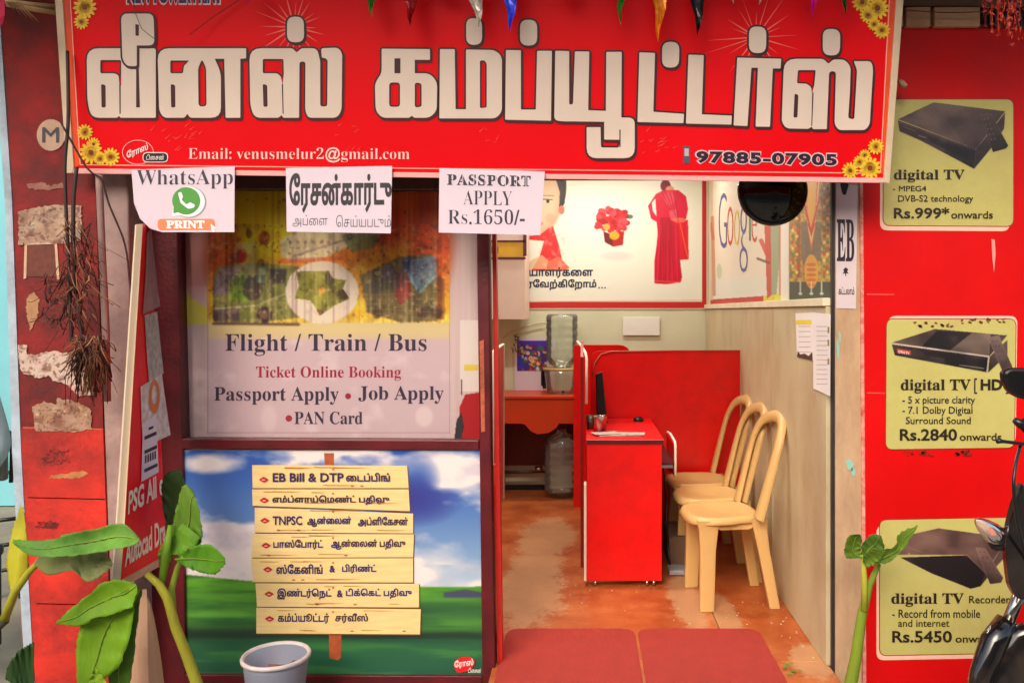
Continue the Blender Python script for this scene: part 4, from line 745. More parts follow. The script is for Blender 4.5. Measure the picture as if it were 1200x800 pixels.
c.rect(934, 190, 938, 325, (150, 60, 40), .7); c.rect(939, 260, 962, 305, (110, 104, 100), .8)
for k, cc in enumerate([(226, 120, 40), (240, 214, 140), (206, 50, 34), (236, 190, 70)]): c.poly([(939 + k * 1.6, 200), (963 - k * 1.6, 200), (955, 270 - k * 3), (951, 296 - k * 9), (947, 270 - k * 3)], cc, .9)
c.line(941, 230, 950, 270, 2, (206, 50, 34)); c.line(961, 230, 951, 270, 2, (206, 50, 34)); c.ell(951, 318, 8, 20, (226, 168, 60)); 
for k in range(5): c.ell(951, 310 + 6 * k, 6, 2, (200, 80, 40), .6)
for x in (929, 934, 966, 970):
    for y in range(200, 325, 7): c.ell(x, y, 1.7, 2, [(214, 60, 40), (240, 220, 110), (90, 130, 60)][(y // 7 + x) % 3], .9)
for x in (938, 963, 951): c.line(x, 330, x, 345, 1.8, (200, 206, 190), .9); c.ell(x, 344, 2.4, 1.5, (200, 206, 190))
c.blur(1).build('printed_picture', psd, .0006, t, .95)
for i, (lab, P) in enumerate([('cream notice with yellow heading taped to the plywood wall', [(932, 367), (953, 366), (953, 422), (934, 418)]), ('long white list taped to the plywood wall beside the doorway', [(953, 366), (973, 368), (972.5, 464), (953, 455)])]):
    pq = PL((.964 - .002 * i, 4, 1.4), (-1, 0, 0)); t = thing('notice_paper', lab, 'notice', pq.at(*P[3]))
    MB().trace(pq, P, .001).build('paper', mat('notice_white', C(236, 228, 226), .7, .05), t); I = INK()
    for k in range(6 if i == 0 else 13): yy = 382 + k * (6 if i == 0 else 5.6); I.shape(pq, .0007, [rq(P[0][0] + 4, yy, P[1][0] - 3, yy + .7)])
    I.build('printed_lines', ink('lines', 176, 170, 176), t)
    if i == 0: INK().shape(pq, .0008, [rq(933, 375, 951, 380)]).build('yellow_heading', ink('yhead', 232, 216, 40), t); INK().shape(pq, .0009, [[(934, 418), (935, 411), (938, 415), (943, 414), (948, 417), (952, 412), (952.5, 422)]]).build('torn_dark_corner', ink('torn', 70, 50, 44), t)
    else: I = INK(); [I.shape(pq, .0009, [rq(970, y, 972, y + 7)]) for y in (383, 398, 420)]; I.build('side_mark', ink('sidem', 150, 130, 60), t)

# black dome hanging behind the name board
t = thing('black_dome', 'glossy black round dome hanging behind the lower edge of the name board', 'dome', W(905, 266, 3.45))
cc = W(905, 224, 3.45); rr_ = 41 * 3.45 / F
prof = [(.001, .055), (rr_ * .3, .052), (rr_ * .6, .042), (rr_ * .82, .026), (rr_ * .9, .018), (rr_ * .93, .02), (rr_, .012), (rr_, -.004), (rr_ * .9, -.01), (.001, -.012)]
MB().lathe(prof, cc, 48, (0, -1, 0)).build('shell', mat('gloss_black', C(16, 14, 15), .08, .1, 5, coat=.5), t)
MB().tube([cc + Vector((0, .02, rr_ * .9)), cc + Vector((0, .02, .9))], .004, 8).build('hanger', M_black, t)

# ---------------------------------------------------------------- interior lamp (tube light above the doorway)
def tubelight(x, y, z, lab, pw_):
    t = thing('tube_light', lab, 'tube light', (x, y, z), 'tube lights on the shop ceiling')
    B(x - .62, x + .62, y - .03, y + .03, z, z + .05).build('fitting', M_white, t)
    MB().tube([(x - .6, y, z - .03), (x + .6, y, z - .03)], .014, 12).build('tube', mat('lit_tube', (1, .95, .86, 1), .5, 0, emit=6), t)
    l = bpy.data.lights.new('tube_glow', 'AREA'); l.shape = 'RECTANGLE'; l.size = 1.2; l.size_y = .06; l.energy = pw_; l.color = (1, .95, .86)
    lo = bpy.data.objects.new('tube_glow', l); COL.objects.link(lo); lo.parent = t; lo.location = (0, 0, -.055)
tubelight(-.35, 4.3, 2.62, 'white tube light on the shop ceiling above the desk', 17)
tubelight(.1, 5.9, 2.62, 'white tube light on the shop ceiling near the back wall', 10)

# ---------------------------------------------------------------- desk, partitions, table
t = thing('booth_partition', 'tall red booth partition standing across the shop behind the chairs', 'partition', (.5, 5.1, 0))
MB().trace(FP(5.1), rp([(692, 411), (870.5, 411), (870.5, 800), (692, 800)], [12, 1, 0, 0]), .018).build('panel', M_bright, t)
MB().tube([W(694, 440, 5.094), W(697, 425, 5.094), W(704, 415, 5.094), W(716, 411.5, 5.094), W(790, 410.5, 5.094), W(869, 410.5, 5.094)], .003, 6).build('edge_trim', mat('dull_trim', C(196, 120, 90), .5), t)
t = thing('booth_partition', 'short red partition with rounded corner near the water bottle', 'partition', (-.0, 5.95, 0))
MB().trace(FP(5.95), rp([(672, 404), (739, 404), (739, 640), (672, 640)], [3, 14, 0, 0]), .018).build('panel', M_bright, t)
dk = thing('computer_desk', 'bright red laminate computer desk standing beside the row of plastic chairs', 'desk', (.2, 4.6, 0))
x0, x1 = PX(687.5, 4.23), PX(775.5, 4.23); zt = .76
B(x0, x1, 4.23, 4.248, .03, zt - .022).build('front_panel', M_bright, dk, bevel=.002)
B(x0 - .003, x1 + .012, 4.222, 5.07, zt - .02, zt).build('desk_top', M_bright, dk, bevel=.003)
B(x0, x1 + .008, 4.2185, 4.2215, zt - .021, zt - .002).build('top_edge_trim', mat('dark_maroon_trim', C(90, 12, 14), .4), dk)
B(x0, x1, 5.05, 5.068, .03, zt - .022).build('back_panel', M_bright, dk)
B(x0, x1, 4.25, 4.26, .03, .06).build('plinth', M_black, dk)
B(x1 - .02, x1 - .006, 4.25, 5.05, .03, .5).build('side_panel', M_maroon, dk)
for x in (x0 + .045, x1 - .04, x1 - .075): MB().tube([(x, 4.245, .03), (x, 4.245, .001)], .009, 8).build('desk_foot', M_steel, dk)
B(x0 - .014, x0 - .001, 4.226, 4.3, .03, .53).build('edge_trim', M_white, dk, bevel=.003)
# low wing of the keyboard tray
wz = lambda y, Y: PZ(y, Y)
wg = MB().slab([(.475, 4.75, wz(508, 4.75)), (.475, 4.35, wz(520, 4.35)), (.475, 4.35, wz(557, 4.35)), (.475, 4.75, wz(548, 4.75))], [(.489, 4.75, wz(508, 4.75)), (.489, 4.35, wz(520, 4.35)), (.489, 4.35, wz(557, 4.35)), (.489, 4.75, wz(548, 4.75))]).build('tray_side', M_bright, dk)
MB().tube([(.482, 4.75, wz(506, 4.75)), (.482, 4.6, wz(508, 4.6)), (.482, 4.37, wz(517, 4.37)), (.482, 4.345, wz(522, 4.345)), (.482, 4.345, wz(557, 4.345))], .007, 8).build('tray_trim', M_white, dk)
B(x1 + .0, .474, 4.36, 5.0, .60, .615).build('keyboard_tray', M_maroon, dk); B(x1 + .0, .47, 4.352, 4.36, .59, .605).build('tray_rail', M_steel, dk)
t = thing('desk_partition', 'red side partition with white curved trim standing between desk and water table', 'partition', (-.02, 4.9, 0))
MB().slab([(-.022, 4.55, wz(475, 4.55)), (-.022, 4.55, wz(418, 4.55)), (-.022, 4.75, wz(404, 4.75)), (-.022, 5.6, wz(404, 5.0)), (-.022, 5.6, .0), (-.022, 4.55, 0)], [(-.006, 4.55, wz(475, 4.55)), (-.006, 4.55, wz(418, 4.55)), (-.006, 4.75, wz(404, 4.75)), (-.006, 5.6, wz(404, 5.0)), (-.006, 5.6, .0), (-.006, 4.55, 0)]).build('panel', mat('deep_red_laminate', C(150, 14, 12), .35, .1), t)
MB().tube([W(676.5, 400, 5.0), W(681, 405, 4.85), W(686, 413, 4.6), W(687.5, 420, 4.54), W(687, 473, 4.54)], .0075, 8).build('edge_trim', M_white, t)
t = thing('booth_side', 'red booth side with two white trimmed edges just inside the doorway', 'partition', (-.47, 4.2, 0))
a_, b_ = W(577, 414, 3.96), W(589.5, 403, 4.5); c_, d_ = W(589.5, 584, 4.5), W(577, 584, 3.96)
MB().slab([a_, b_, c_, d_], [p + Vector((-.016, .002, 0)) for p in (a_, b_, c_, d_)]).build('panel', mat('rosy_laminate', C(190, 60, 52), .4, .1), t)
MB().tube([d_ + Vector((0, -.004, 0)), a_ + Vector((0, -.004, 0)), W(580, 410, 4.1), b_, c_], .009, 8).build('edge_trim', M_white, t)
t = thing('counter_end', 'low red counter end standing against the door frame', 'counter', (-.37, 3.45, 0))
a_, b_, c_, d_ = W(575, 545, 3.36), W(588, 545, 3.62), W(588, 690, 3.62), W(575, 860, 3.36)
MB().slab([a_, b_, (b_.x, b_.y, 0), (a_.x, a_.y, 0)], [a_ + Vector((-.05, 0, 0)), b_ + Vector((-.05, 0, 0)), (b_.x - .05, b_.y, 0), (a_.x - .05, a_.y, 0)]).build('panel', mat('counter_red', C(206, 30, 22), .4, .12), t)
MB().slab([W(576, 545, 3.34), W(588, 543, 3.6), W(587, 556, 3.6), W(578, 572, 3.34)], [p + Vector((-.02, .01, 0)) for p in (W(576, 545, 3.34), W(588, 543, 3.6), W(587, 556, 3.6), W(578, 572, 3.34))]).build('corner_bracket', mat('salmon_red', C(232, 84, 66), .4), t)
# orange table with curved apron
t = thing('water_table', 'orange table with curved apron carrying the water bottle dispenser', 'table', W(630, 575, 6.1))
MB().box(PX(560, 6.1), -.03, 6.08, 6.53, PZ(466.5, 6.1), PZ(463.5, 6.1)).build('table_top', mat('orange_laminate', C(206, 62, 14), .35, .12, 4), t, bevel=.002)
ap = [(560, 467), (684, 467), (684, 496)] + [(655, 496), (652, 501), (643, 507), (630, 508.5), (622, 505), (616, 498), (612, 496)] + [(560, 496)]
MB().trace(FP(6.1), ap, .018).build('apron', MC['orange_laminate'], t)
B(-.05, -.03, 6.12, 6.53, 0, PZ(467, 6.1)).build('side_panel', MC['orange_laminate'], t)
B(PX(560, 6.1), PX(586, 6.1), 6.12, 6.5, 0, PZ(496, 6.1)).build('side_panel', MC['orange_laminate'], t)
MB().trace(FP(6.52), rq(560, 497, 684, 545), .006).build('back_panel', mat('brown_panel', C(110, 44, 30), .6, .3), t)
M_bot = glass_mat('water_plastic', (.90, .95, .90, 1), .05, .14, .06)
def bottle(name, lab, cx, yb, yt, Y, rpx, flip):
    t = thing(name, lab, 'water bottle', W(cx, yb, Y)); r = rpx * Y / F; z0, z1 = PZ(yb, Y), PZ(yt, Y); h = z1 - z0
    pf = [(.001, 0), (r * .9, 0), (r, .02)]
    for k in range(5): zz = h * (.12 + .13 * k); pf += [(r, zz), (r * .955, zz + h * .03), (r, zz + h * .06)]
    pf += [(r, h * .78), (r * .8, h * .88), (r * .3, h * .95), (r * .28, h)]
    if flip: pf = [(q_, h - z_) for q_, z_ in reversed(pf)]
    MB().lathe([(q_, z0 + z_) for q_, z_ in pf], (PX(cx, Y), Y, 0), 36).build('bottle', M_bot, t)
    return t
t1 = bottle('water_bottle', 'clear upturned water bottle on top of the dispenser', 658.5, 434, 368, 6.3, 18.5, True)
t = thing('water_dispenser', 'transparent round water dispenser tub standing on the orange table', 'dispenser', W(658, 464, 6.3)); z0 = PZ(463.5, 6.3); r = 19 * 6.3 / F
MB().lathe([(.001, z0), (r * .86, z0), (r * .95, z0 + .08), (r * 1.05, z0 + .17), (r * 1.1, z0 + .2), (r * .5, z0 + .2)], (PX(658, 6.3), 6.3, 0), 36).build('tub', M_bot, t)
MB().lathe([(r * .5, z0 + .202), (r * 1.12, z0 + .2), (r * 1.12, z0 + .215), (r * .5, z0 + .22)], (PX(658, 6.3), 6.3, 0), 36).build('lid_ring', mat('tan_ring', C(196, 160, 100), .4), t)
MB().tube([W(660, 459, 6.16), W(660, 459, 6.1)], .012, 8).build('tap', M_black, t)
bottle('water_bottle', 'dull ribbed water bottle standing on the floor under the orange table', 658, 576, 503, 6.3, 20, False)
t = thing('wall_calendar', 'purple and gold picture calendar with dried garland behind the dispenser', 'calendar', W(622, 436, 6.5)); pc = FP(6.535)
MB().trace(pc, rq(603, 396, 650, 460), .003).build('sheet', M_paper, t)
c = CV(606, 399, 641, 434.5, .6, (66, 40, 150)); rr = np.random.RandomState(8)
for i in range(70): c.ell(rr.uniform(611, 641), rr.uniform(406, 434), rr.uniform(1, 3), rr.uniform(1, 3.5), [(200, 60, 40), (226, 180, 70), (236, 220, 190), (110, 30, 60), (60, 110, 70)][i % 5], .85)
c.ell(610, 425, 4, 8, (40, 60, 200), .8); c.rect(606, 399, 640, 404, (84, 40, 190), .7); c.build('printed_picture', pc, .002, t, .95)
I = INK(); text(I, pc, .002, 'F', 634, 641, 434, 452, .04); I.shape(pc, .002, [rq(636, 436, 640, 455)]); I.build('lettering', M_black, t)
r9 = random.Random(3); b = MB()
for k in range(26): p = W(604 + r9.uniform(-3, 5), 396 + r9.uniform(-2, 18), 6.5); b.tube([p, p + Vector((r9.uniform(-.03, .03), -.01, r9.uniform(-.03, .03)))], .004, 5)
b.build('dried_garland', mat('dry_olive', C(110, 96, 40), .9), t, kind='stuff')
o = MB().tube([W(x, y, 6.52) for x, y in [(589, 396), (600, 388), (612, 384), (628, 379), (640, 377)]], .006, 6).build('cable', mat('pale_cable', C(206, 200, 150), .6)); o['label'] = 'pale cable looping over the cream wall behind the dispenser'; o['category'] = 'cable'
t = thing('water_pipe', 'thin dark pipe with valve running low behind the floor bottle', 'pipe', W(615, 553, 6.45))
MB().tube([W(588, 553, 6.45), W(640, 552, 6.45)], .012, 10).build('pipe', mat('dull_steel', C(96, 88, 78), .4, metal=.6), t); MB().tube([W(627, 549, 6.42), W(636, 549, 6.42)], .022, 10).build('valve', M_steel, t)
MB().trace(FP(6.53), rq(588, 568, 640, 576), .01).build('skirting', M_dark, t)
# things on the desk
t = thing('monitor', 'black computer monitor seen edge on upon the red desk', 'monitor', W(704, 490, 4.85))
MB().slab([W(698, 438, 4.75), W(706, 435, 4.75), W(711, 485, 4.75), W(699, 487, 4.75)], [W(698, 438, 5.02), W(704, 437, 5.02), W(708, 482, 5.02), W(699, 484, 5.02)]).build('screen_case', M_black, t, bevel=.006)
MB().box(PX(694, 4.9), PX(712, 4.9), 4.84, 4.98, zt + .001, zt + .015).build('stand', M_black, t); MB().tube([W(702, 487, 4.9), W(702, 496, 4.9)], .012, 8).build('stand_neck', M_black, t)
t = thing('steel_cup', 'small polished steel cup near the desk edge', 'cup', (PX(703, 4.5), 4.5, zt)); MB().lathe([(.001, zt + .001), (.034, zt + .001), (.042, zt + .085), (.044, zt + .087), (.040, zt + .085), (.032, zt + .01)], (PX(703, 4.5), 4.5, 0), 28).build('cup', M_steel, t)
t = thing('steel_cup', 'dull metal tumbler behind the polished cup on the desk', 'cup', (PX(692, 4.62), 4.62, zt)); MB().lathe([(.001, zt + .001), (.02, zt + .001), (.026, zt + .075), (.024, zt + .074), (.018, zt + .01)], (PX(692, 4.62), 4.62, 0), 24).build('tumbler', mat('dull_steel', C(96, 88, 78), .4, metal=.6), t)
t = thing('newspaper', 'folded newspaper lying across the front of the desk top', 'newspaper', (PX(725, 4.38), 4.38, zt))
for k, (dx, dy, a) in enumerate([(0, 0, .1), (.05, .02, -.12), (-.07, .015, .3)]):
    w2, d2 = .11 - .02 * k, .045; cx, cy = PX(725, 4.4) + dx, 4.38 + dy; P = [(cx + (u * math.cos(a) * w2 - v * math.sin(a) * d2), cy + u * math.sin(a) * w2 + v * math.cos(a) * d2, zt + .002 + .003 * k) for u, v in ((-1, -1), (1, -1), (1, 1), (-1, 1))]
    MB().slab([Vector(p) + Vector((0, 0, .002)) for p in P], P).build('paper_fold', mat('newsprint', C(214, 196, 180), .8, .35, 60, dirt=C(110, 80, 80), dscale=30, damt=.6), t)
t = thing('computer_mouse', 'black computer mouse at the far corner of the red desk', 'mouse', (PX(748, 4.95), 4.95, zt)); MB().lathe([(.001, .028), (.02, .025), (.03, .012), (.032, .001), (.001, .001)], (PX(748, 4.95), 4.95, zt), 20).build('mouse_body', M_black, t)
MB().box(PX(744, 4.95) + .02, PX(744, 4.95) + .05, 4.93, 4.98, zt + .001, zt + .018).build('mouse_tail', M_black, t, bevel=.004)
# clutter beneath the desk edge
o = B(.47, .60, 4.55, 4.9, .005, .17).build('cardboard_box', mat('dim_card', C(120, 90, 70), .8, .3, 5), None, bevel=.004); o['label'] = 'dusty low box on the floor between desk and chairs'; o['category'] = 'box'
o = B(.455, .56, 4.4, 4.52, .004, .03).build('power_strip', mat('grey_plastic', C(150, 150, 150), .4), None, bevel=.006); o['label'] = 'grey power strip on the floor beside the desk'; o['category'] = 'power strip'
o = MB().tube([(.47, 4.5, .03), (.465, 4.6, .12), (.47, 4.7, .3), (.46, 4.8, .55)], .006, 6).build('cable', M_black); o['label'] = 'black cable hanging from the keyboard tray to the floor'; o['category'] = 'cable'

# ---------------------------------------------------------------- plastic chairs
mch = mat('beige_plastic', C(208, 168, 106), .32, .0, 2, spec=.45)
def chair(loc, lab, rot=0):
    sx0 = -.06
    ch = thing('plastic_chair', lab, 'chair', loc, 'beige plastic chairs in a row along the right wall')
    L = Vector(loc)
    # seat: rounded, dished, with a rolled rim; front faces -x
    b = MB(); nu, nv = 22, 14; vs = []
    for i in range(nv + 1):
        rr_ = i / nv
        for j in range(nu * 2):
            a = 2 * math.pi * j / (nu * 2); ca, sa_ = math.cos(a), math.sin(a); e = .62
            x = .215 * math.copysign(abs(ca) ** e, ca) * (1.0 if ca < 0 else .95); y = (.205 if ca < 0 else .185) * math.copysign(abs(sa_) ** e, sa_)
            z_ = .432 + .016 * rr_ ** 2 - (.034 * max(0, (rr_ - .88) / .12) ** 1.5) - (.012 * (1 - rr_) if ca > -2 else 0) - .01 * max(0, -ca) * rr_ ** 3
            vs.append(L + Vector((sx0 + (x * rr_ * .9 if i else 0), y * rr_ if i else 0, z_)))
    m2 = nu * 2; fs = [(i * m2 + j, i * m2 + (j + 1) % m2, (i + 1) * m2 + (j + 1) % m2, (i + 1) * m2 + j) for i in range(nv) for j in range(m2)]
    b.add(vs, fs, True).build('seat', mch, ch, solid=-.008)
    def leg(x, y, x2, y2, wx, wy):
        q_ = MB(); rings = []
        for t_ in (0, .12, .35, .7, 1):
            zz = .425 * (1 - t_) + .003; cx = x + (x2 - x) * t_; cy = y + (y2 - y) * t_; k = 1.45 if t_ == 0 else (1.15 if t_ < .2 else 1 - .15 * t_)
            rings.append([L + Vector((cx + dx * wx * k, cy + dy * wy * k, zz)) for dx, dy in ((-1, -1), (-.6, -1.15), (0, -1.2), (.6, -1.15), (1, -1), (1, .2), (.9, 1), (-.9, 1))])
        for i in range(len(rings) - 1): 
            n_ = 8; q_.add(rings[i] + rings[i + 1], [(k_, k_ + n_, (k_ + 1) % n_ + n_, (k_ + 1) % n_) for k_ in range(n_)])
        q_.add(rings[-1], [tuple(range(8))]); q_.build('leg', mch, ch, bevel=.004)
    leg(-.16, -.148, -.172, -.173, .04, .024); leg(-.16, .148, -.172, .173, .04, .024); leg(.085, -.135, .16, -.165, .03, .022); leg(.085, .135, .16, .165, .03, .022)
    # arched open back, a flat moulded band rolled outward
    pts = []; hw = .185
    path = [(-hw, .435), (-hw * 1.02, .55), (-hw * 1.04, .68), (-hw * 1.0, .79), (-hw * .78, .862), (-hw * .4, .892), (0, .9), (hw * .4, .892), (hw * .78, .862), (hw * 1.0, .79), (hw * 1.04, .68), (hw * 1.02, .55), (hw, .435)]
    P = [L + Vector((.098 + (z_ - .435) * .27 - .025 * (abs(y) / hw) ** 2, y, z_)) for y, z_ in path]
    b = MB(); N = 40; S = []
    for i in range(N + 1):   # smooth the path
        u = i / N * (len(P) - 1); k = min(int(u), len(P) - 2); f = u - k; p0, p1, p2, p3 = P[max(k - 1, 0)], P[k], P[k + 1], P[min(k + 2, len(P) - 1)]
        S.append(.5 * ((2 * p1) + (-p0 + p2) * f + (2 * p0 - 5 * p1 + 4 * p2 - p3) * f * f + (-p0 + 3 * p1 - 3 * p2 + p3) * f ** 3))
    cen = L + Vector((.14, 0, .62)); vs = []
    for i, p in enumerate(S):
        tg = (S[min(i + 1, N)] - S[max(i - 1, 0)]).normalized(); fwd = Vector((-1, 0, .3)).normalized(); out = tg.cross(fwd).normalized()
        if out.dot(p - cen) < 0: out = -out
        wd = .066 + .03 * max(0, 1 - min(i, N - i) / 8)
        for (u_, v_) in ((-.5, .2), (-.44, -.12), (-.1, -.24), (.3, -.2), (.5, .5), (.42, .62), (.3, .3), (0, .16), (-.42, .3)): vs.append(p + out * u_ * wd - fwd * (v_ * .034))
    b.add(vs, [(i * 9 + j, i * 9 + (j + 1) % 9, (i + 1) * 9 + (j + 1) % 9, (i + 1) * 9 + j) for i in range(N) for j in range(9)], True).build('backrest', mch, ch)
    # apron under the seat
    for sy in (-1, 1):
        A = [L + Vector((-.17, sy * .172, .43)), L + Vector((.09, sy * .158, .43)), L + Vector((.075, sy * .16, .395)), L + Vector((.04, sy * .164, .38)), L + Vector((-.1, sy * .17, .38)), L + Vector((-.14, sy * .171, .395))]
        MB().slab(A, [p + Vector((0, -sy * .006, 0)) for p in A]).build('side_rail', mch, ch)
    ch.rotation_euler.z = R(rot); return ch
chs = [chair((.735, 4.08, 0), 'nearest beige plastic chair facing the red desk', 5), chair((.735, 4.46, 0), 'middle beige plastic chair of the row along the wall', 4), chair((.73, 4.84, 0), 'farthest beige plastic chair beside the red partition', 6)]

# ---------------------------------------------------------------- door mats and litter
mm = mat('maroon_mat', C(172, 52, 40), .95, .1, 12, .6, 260)
for lab, P in [('rounded brick red doormat lying next to the door frame', (-.345, .222)), ('rounded brick red doormat lying next to the right wall', (.235, .775))]:
    pts = rp([(P[0], 3.66), (P[1], 3.66), (P[1], 3.06), (P[0], 3.06)], .07, 6)
    o = MB().slab([(x, y, .007) for x, y in pts], [(x, y, .001) for x, y in pts]).build('doormat', mm, None, bevel=.002); o['label'] = lab; o['category'] = 'doormat'; o['group'] = 'doormats at the entrance'
def fleck(name, x, y, mtr, k, lab, cat):
    b = MB(); r_ = random.Random(k)
    for i in range(7):
        p = Vector((x + r_.uniform(-.05, .05), y + r_.uniform(-.04, .04), .004 + .004 * i)); a = r_.uniform(0, 6.3); d = Vector((math.cos(a), math.sin(a), .1)) * r_.uniform(.018, .04); s_ = Vector((-d.y, d.x, .006)) * .4
        b.add([p, p + d * .5 + s_, p + d, p + d * .5 - s_], [(0, 1, 2, 3)])
    o = b.build(name, mtr, None, solid=.0008); o['label'] = lab; o['category'] = cat
fleck('leaf_scraps', .83, 3.24, mat('scrap_green', C(120, 130, 40), .7, .3, 40), 1, 'wilted green leaf scraps on the floor beside the doormat', 'leaf litter')
r10 = random.Random(5); b = MB()
for i in range(60):
    x, y = (r10.uniform(.62, .95), r10.uniform(3.2, 4.0)) if i % 3 else (r10.uniform(-.3, .6), r10.uniform(3.7, 4.3)); s_ = r10.uniform(.002, .007); b.add([(x, y, .002), (x + s_, y, .002), (x + s_, y + s_ * 1.6, .003), (x, y + s_, .003)], [(0, 1, 2, 3)])
o = b.build('floor_crumbs', mat('crumbs', C(206, 190, 160), .8, .3, 50), None, solid=.0006, kind='stuff'); o['label'] = 'pale crumbs scattered over the orange floor'; o['category'] = 'crumbs'

# ---------------------------------------------------------------- bucket
t = thing('bucket', 'pale blue grey plastic bucket standing below the services board', 'bucket', (PX(323, 2.98), 2.98, -.159))
bx, by = PX(323.5, 2.98), 2.98; R1 = 38.5 * 2.98 / F; zt2 = PZ(767, 2.98)
MB().lathe([(.001, -.157), (R1 * .66, -.157), (R1 * .93, zt2 - .03), (R1 * .95, zt2 - .004), (R1 * .90, zt2 - .004), (R1 * .64, -.15), (.001, -.15)], (bx, by, 0), 48).build('body', mat('bucket_plastic', C(128, 134, 150), .45, .08, 5, dirt=C(150, 110, 90), dscale=4, damt=.3), t)
MB().lathe([(R1 * .90, zt2 - .004), (R1 * .93, zt2 + .004), (R1 * .99, zt2 + .005), (R1 * 1.02, zt2 - .001), (R1 * 1.01, zt2 - .01), (R1 * .95, zt2 - .009)], (bx, by, 0), 48).build('rim', mat('worn_rim', C(204, 192, 190), .5, .15, 30), t)
MB().lathe([(.001, zt2 - .075), (R1 * .8, zt2 - .075)], (bx, by, 0), 32).build('muddy_water', mat('mud_water', C(110, 66, 48), .15, .3, 5), t)
for x, y, s_ in [(-.04, 0, .05), (.03, .03, .06), (.01, -.04, .04)]: MB().tube([(bx + x, by + y, zt2 - .074), (bx + x + s_ * .4, by + y + .01, zt2 - .055), (bx + x + s_, by + y, zt2 - .04)], [.012, .02, .006], 6).build('rubbish_scrap', mat('scrap_brown', C(130, 84, 66), .8, .4, 20), t)

# ---------------------------------------------------------------- banana plants
def leafm(n, r, g, b): return mat('leaf_' + n, C(min(r * 1.06, 255), g * .96, b * .8), .62, .3, 9, .35, 60, spec=.25, stretch=(1, 1, .35), dirt=C(int(r * .6), int(g * .75), int(b * .6)), dscale=5, damt=.4)
def resample(P, n):
    P = [Vector(p) for p in P]; d = [0]
    for a, b in zip(P, P[1:]): d.append(d[-1] + (b - a).length)
    out = []
    for i in range(n + 1):
        s = d[-1] * i / n; k = max(j for j in range(len(d)) if d[j] <= s + 1e-9); k = min(k, len(P) - 2); f = (s - d[k]) / max(d[k + 1] - d[k], 1e-9)
        p0, p1, p2, p3 = P[max(k - 1, 0)], P[k], P[k + 1], P[min(k + 2, len(P) - 1)]; f = min(f, 1)
        out.append(.5 * ((2 * p1) + (-p0 + p2) * f + (2 * p0 - 5 * p1 + 4 * p2 - p3) * f * f + (-p0 + 3 * p1 - 3 * p2 + p3) * f ** 3))
    return out
def blade(A, Bp, YA, YB, bow, m, parent, name='leaf', n=30, k=10, rib=True, seed=1, wav=.006):
    # A, Bp: the two traced margins from base to tip; each margin keeps its own distance, the blade bows between them
    a = resample(A, n); b = resample(Bp, n); r_ = random.Random(seed); vs = []; ph = r_.uniform(0, 6)
    for i in range(n + 1):
        t = i / n
        for j in range(k + 1):
            u = j / k; jit = r_.uniform(-1, 1) * .9 * (abs(2 * u - 1) > .95); p = a[i].lerp(b[i], u) + Vector((jit, jit)); Y = (YA[0] + (YA[1] - YA[0]) * t) * (1 - u) + (YB[0] + (YB[1] - YB[0]) * t) * u
            fold = bow * .6 * (1 - abs(2 * u - 1) ** 1.6) + wav * math.sin(t * 34 + u * 5 + ph) * abs(2 * u - 1) + wav * .35 * math.sin(t * 90)
            vs.append(W(p.x, p.y, Y + fold * math.sin(math.pi * min(1, t * 1.2 + .08))))
    o = MB().add(vs, [(i * (k + 1) + j, i * (k + 1) + j + 1, (i + 1) * (k + 1) + j + 1, (i + 1) * (k + 1) + j) for i in range(n) for j in range(k)], True).build(name, m, parent, solid=.0012)
    if rib:
        mid = [vs[i * (k + 1) + k // 2] + Vector((0, -.003, 0)) for i in range(0, n + 1, 2)]
        MB().tube(mid, [.0032 * (1 - .75 * i / len(mid)) for i in range(len(mid))], 6).build('midrib', leafm('rib', 120, 156, 60), o)
    return o
def xy(P, x0, y0, s): return [(x0 + x / s, y0 + y / s) for x, y in P]
bp1 = thing('banana_plant', 'young banana plant with broad green leaves leaning by the pillar and small red board', 'banana plant', W(235, 830, 2.85))
st = lambda P, r, m, nm='stem', par=bp1: MB().tube([W(*p) for p in P], r, 12).build(nm, m, par)
mst = leafm('stem', 150, 160, 56)
st([(172, 672, 2.8), (186, 684, 2.8), (196, 700, 2.8), (206, 735, 2.8), (218, 765, 2.81), (236, 815, 2.82), (268, 905, 2.83)], [.01, .013, .015, .016, .017, .019, .02], mst)
st([(222, 640, 2.86), (208, 664, 2.86), (201, 690, 2.86), (203, 722, 2.84)], [.006, .009, .011, .012], leafm('stem2', 130, 160, 60))
st([(200, 615, 2.88), (194, 655, 2.86), (188, 690, 2.84)], [.009, .014, .01], leafm('stem3', 104, 150, 40))
z = lambda P: xy(P, 0, 500, 2.667)
blade(z([(435, 345), (380, 300), (300, 318), (230, 330), (140, 355), (40, 352)]), z([(438, 352), (400, 375), (300, 392), (200, 405), (100, 402), (40, 365)]), (2.7, 2.62), (2.66, 2.6), .035, leafm('sage', 92, 150, 66), bp1, seed=3)
blade(z([(330, 385), (250, 395), (170, 400), (120, 405)]), z([(345, 425), (320, 462), (275, 485), (225, 450), (150, 462), (105, 425)]), (2.74, 2.7), (2.72, 2.7), .02, leafm('greyish', 128, 146, 104), bp1, seed=4, rib=False)
blade(z([(425, 490), (380, 478), (330, 482), (285, 515), (245, 548), (215, 575), (176, 608)]), z([(430, 500), (415, 560), (380, 575), (330, 590), (290, 600), (250, 622), (176, 614)]), (2.72, 2.66), (2.7, 2.66), .03, leafm('lime', 98, 150, 26), bp1, seed=5, wav=.004)
blade(z([(400, 505), (300, 560), (245, 640), (240, 800), (245, 860)]), z([(425, 520), (410, 640), (375, 740), (320, 800), (300, 860)]), (2.71, 2.68), (2.73, 2.7), .03, leafm('lime2', 104, 158, 30), bp1, seed=6, wav=.005)
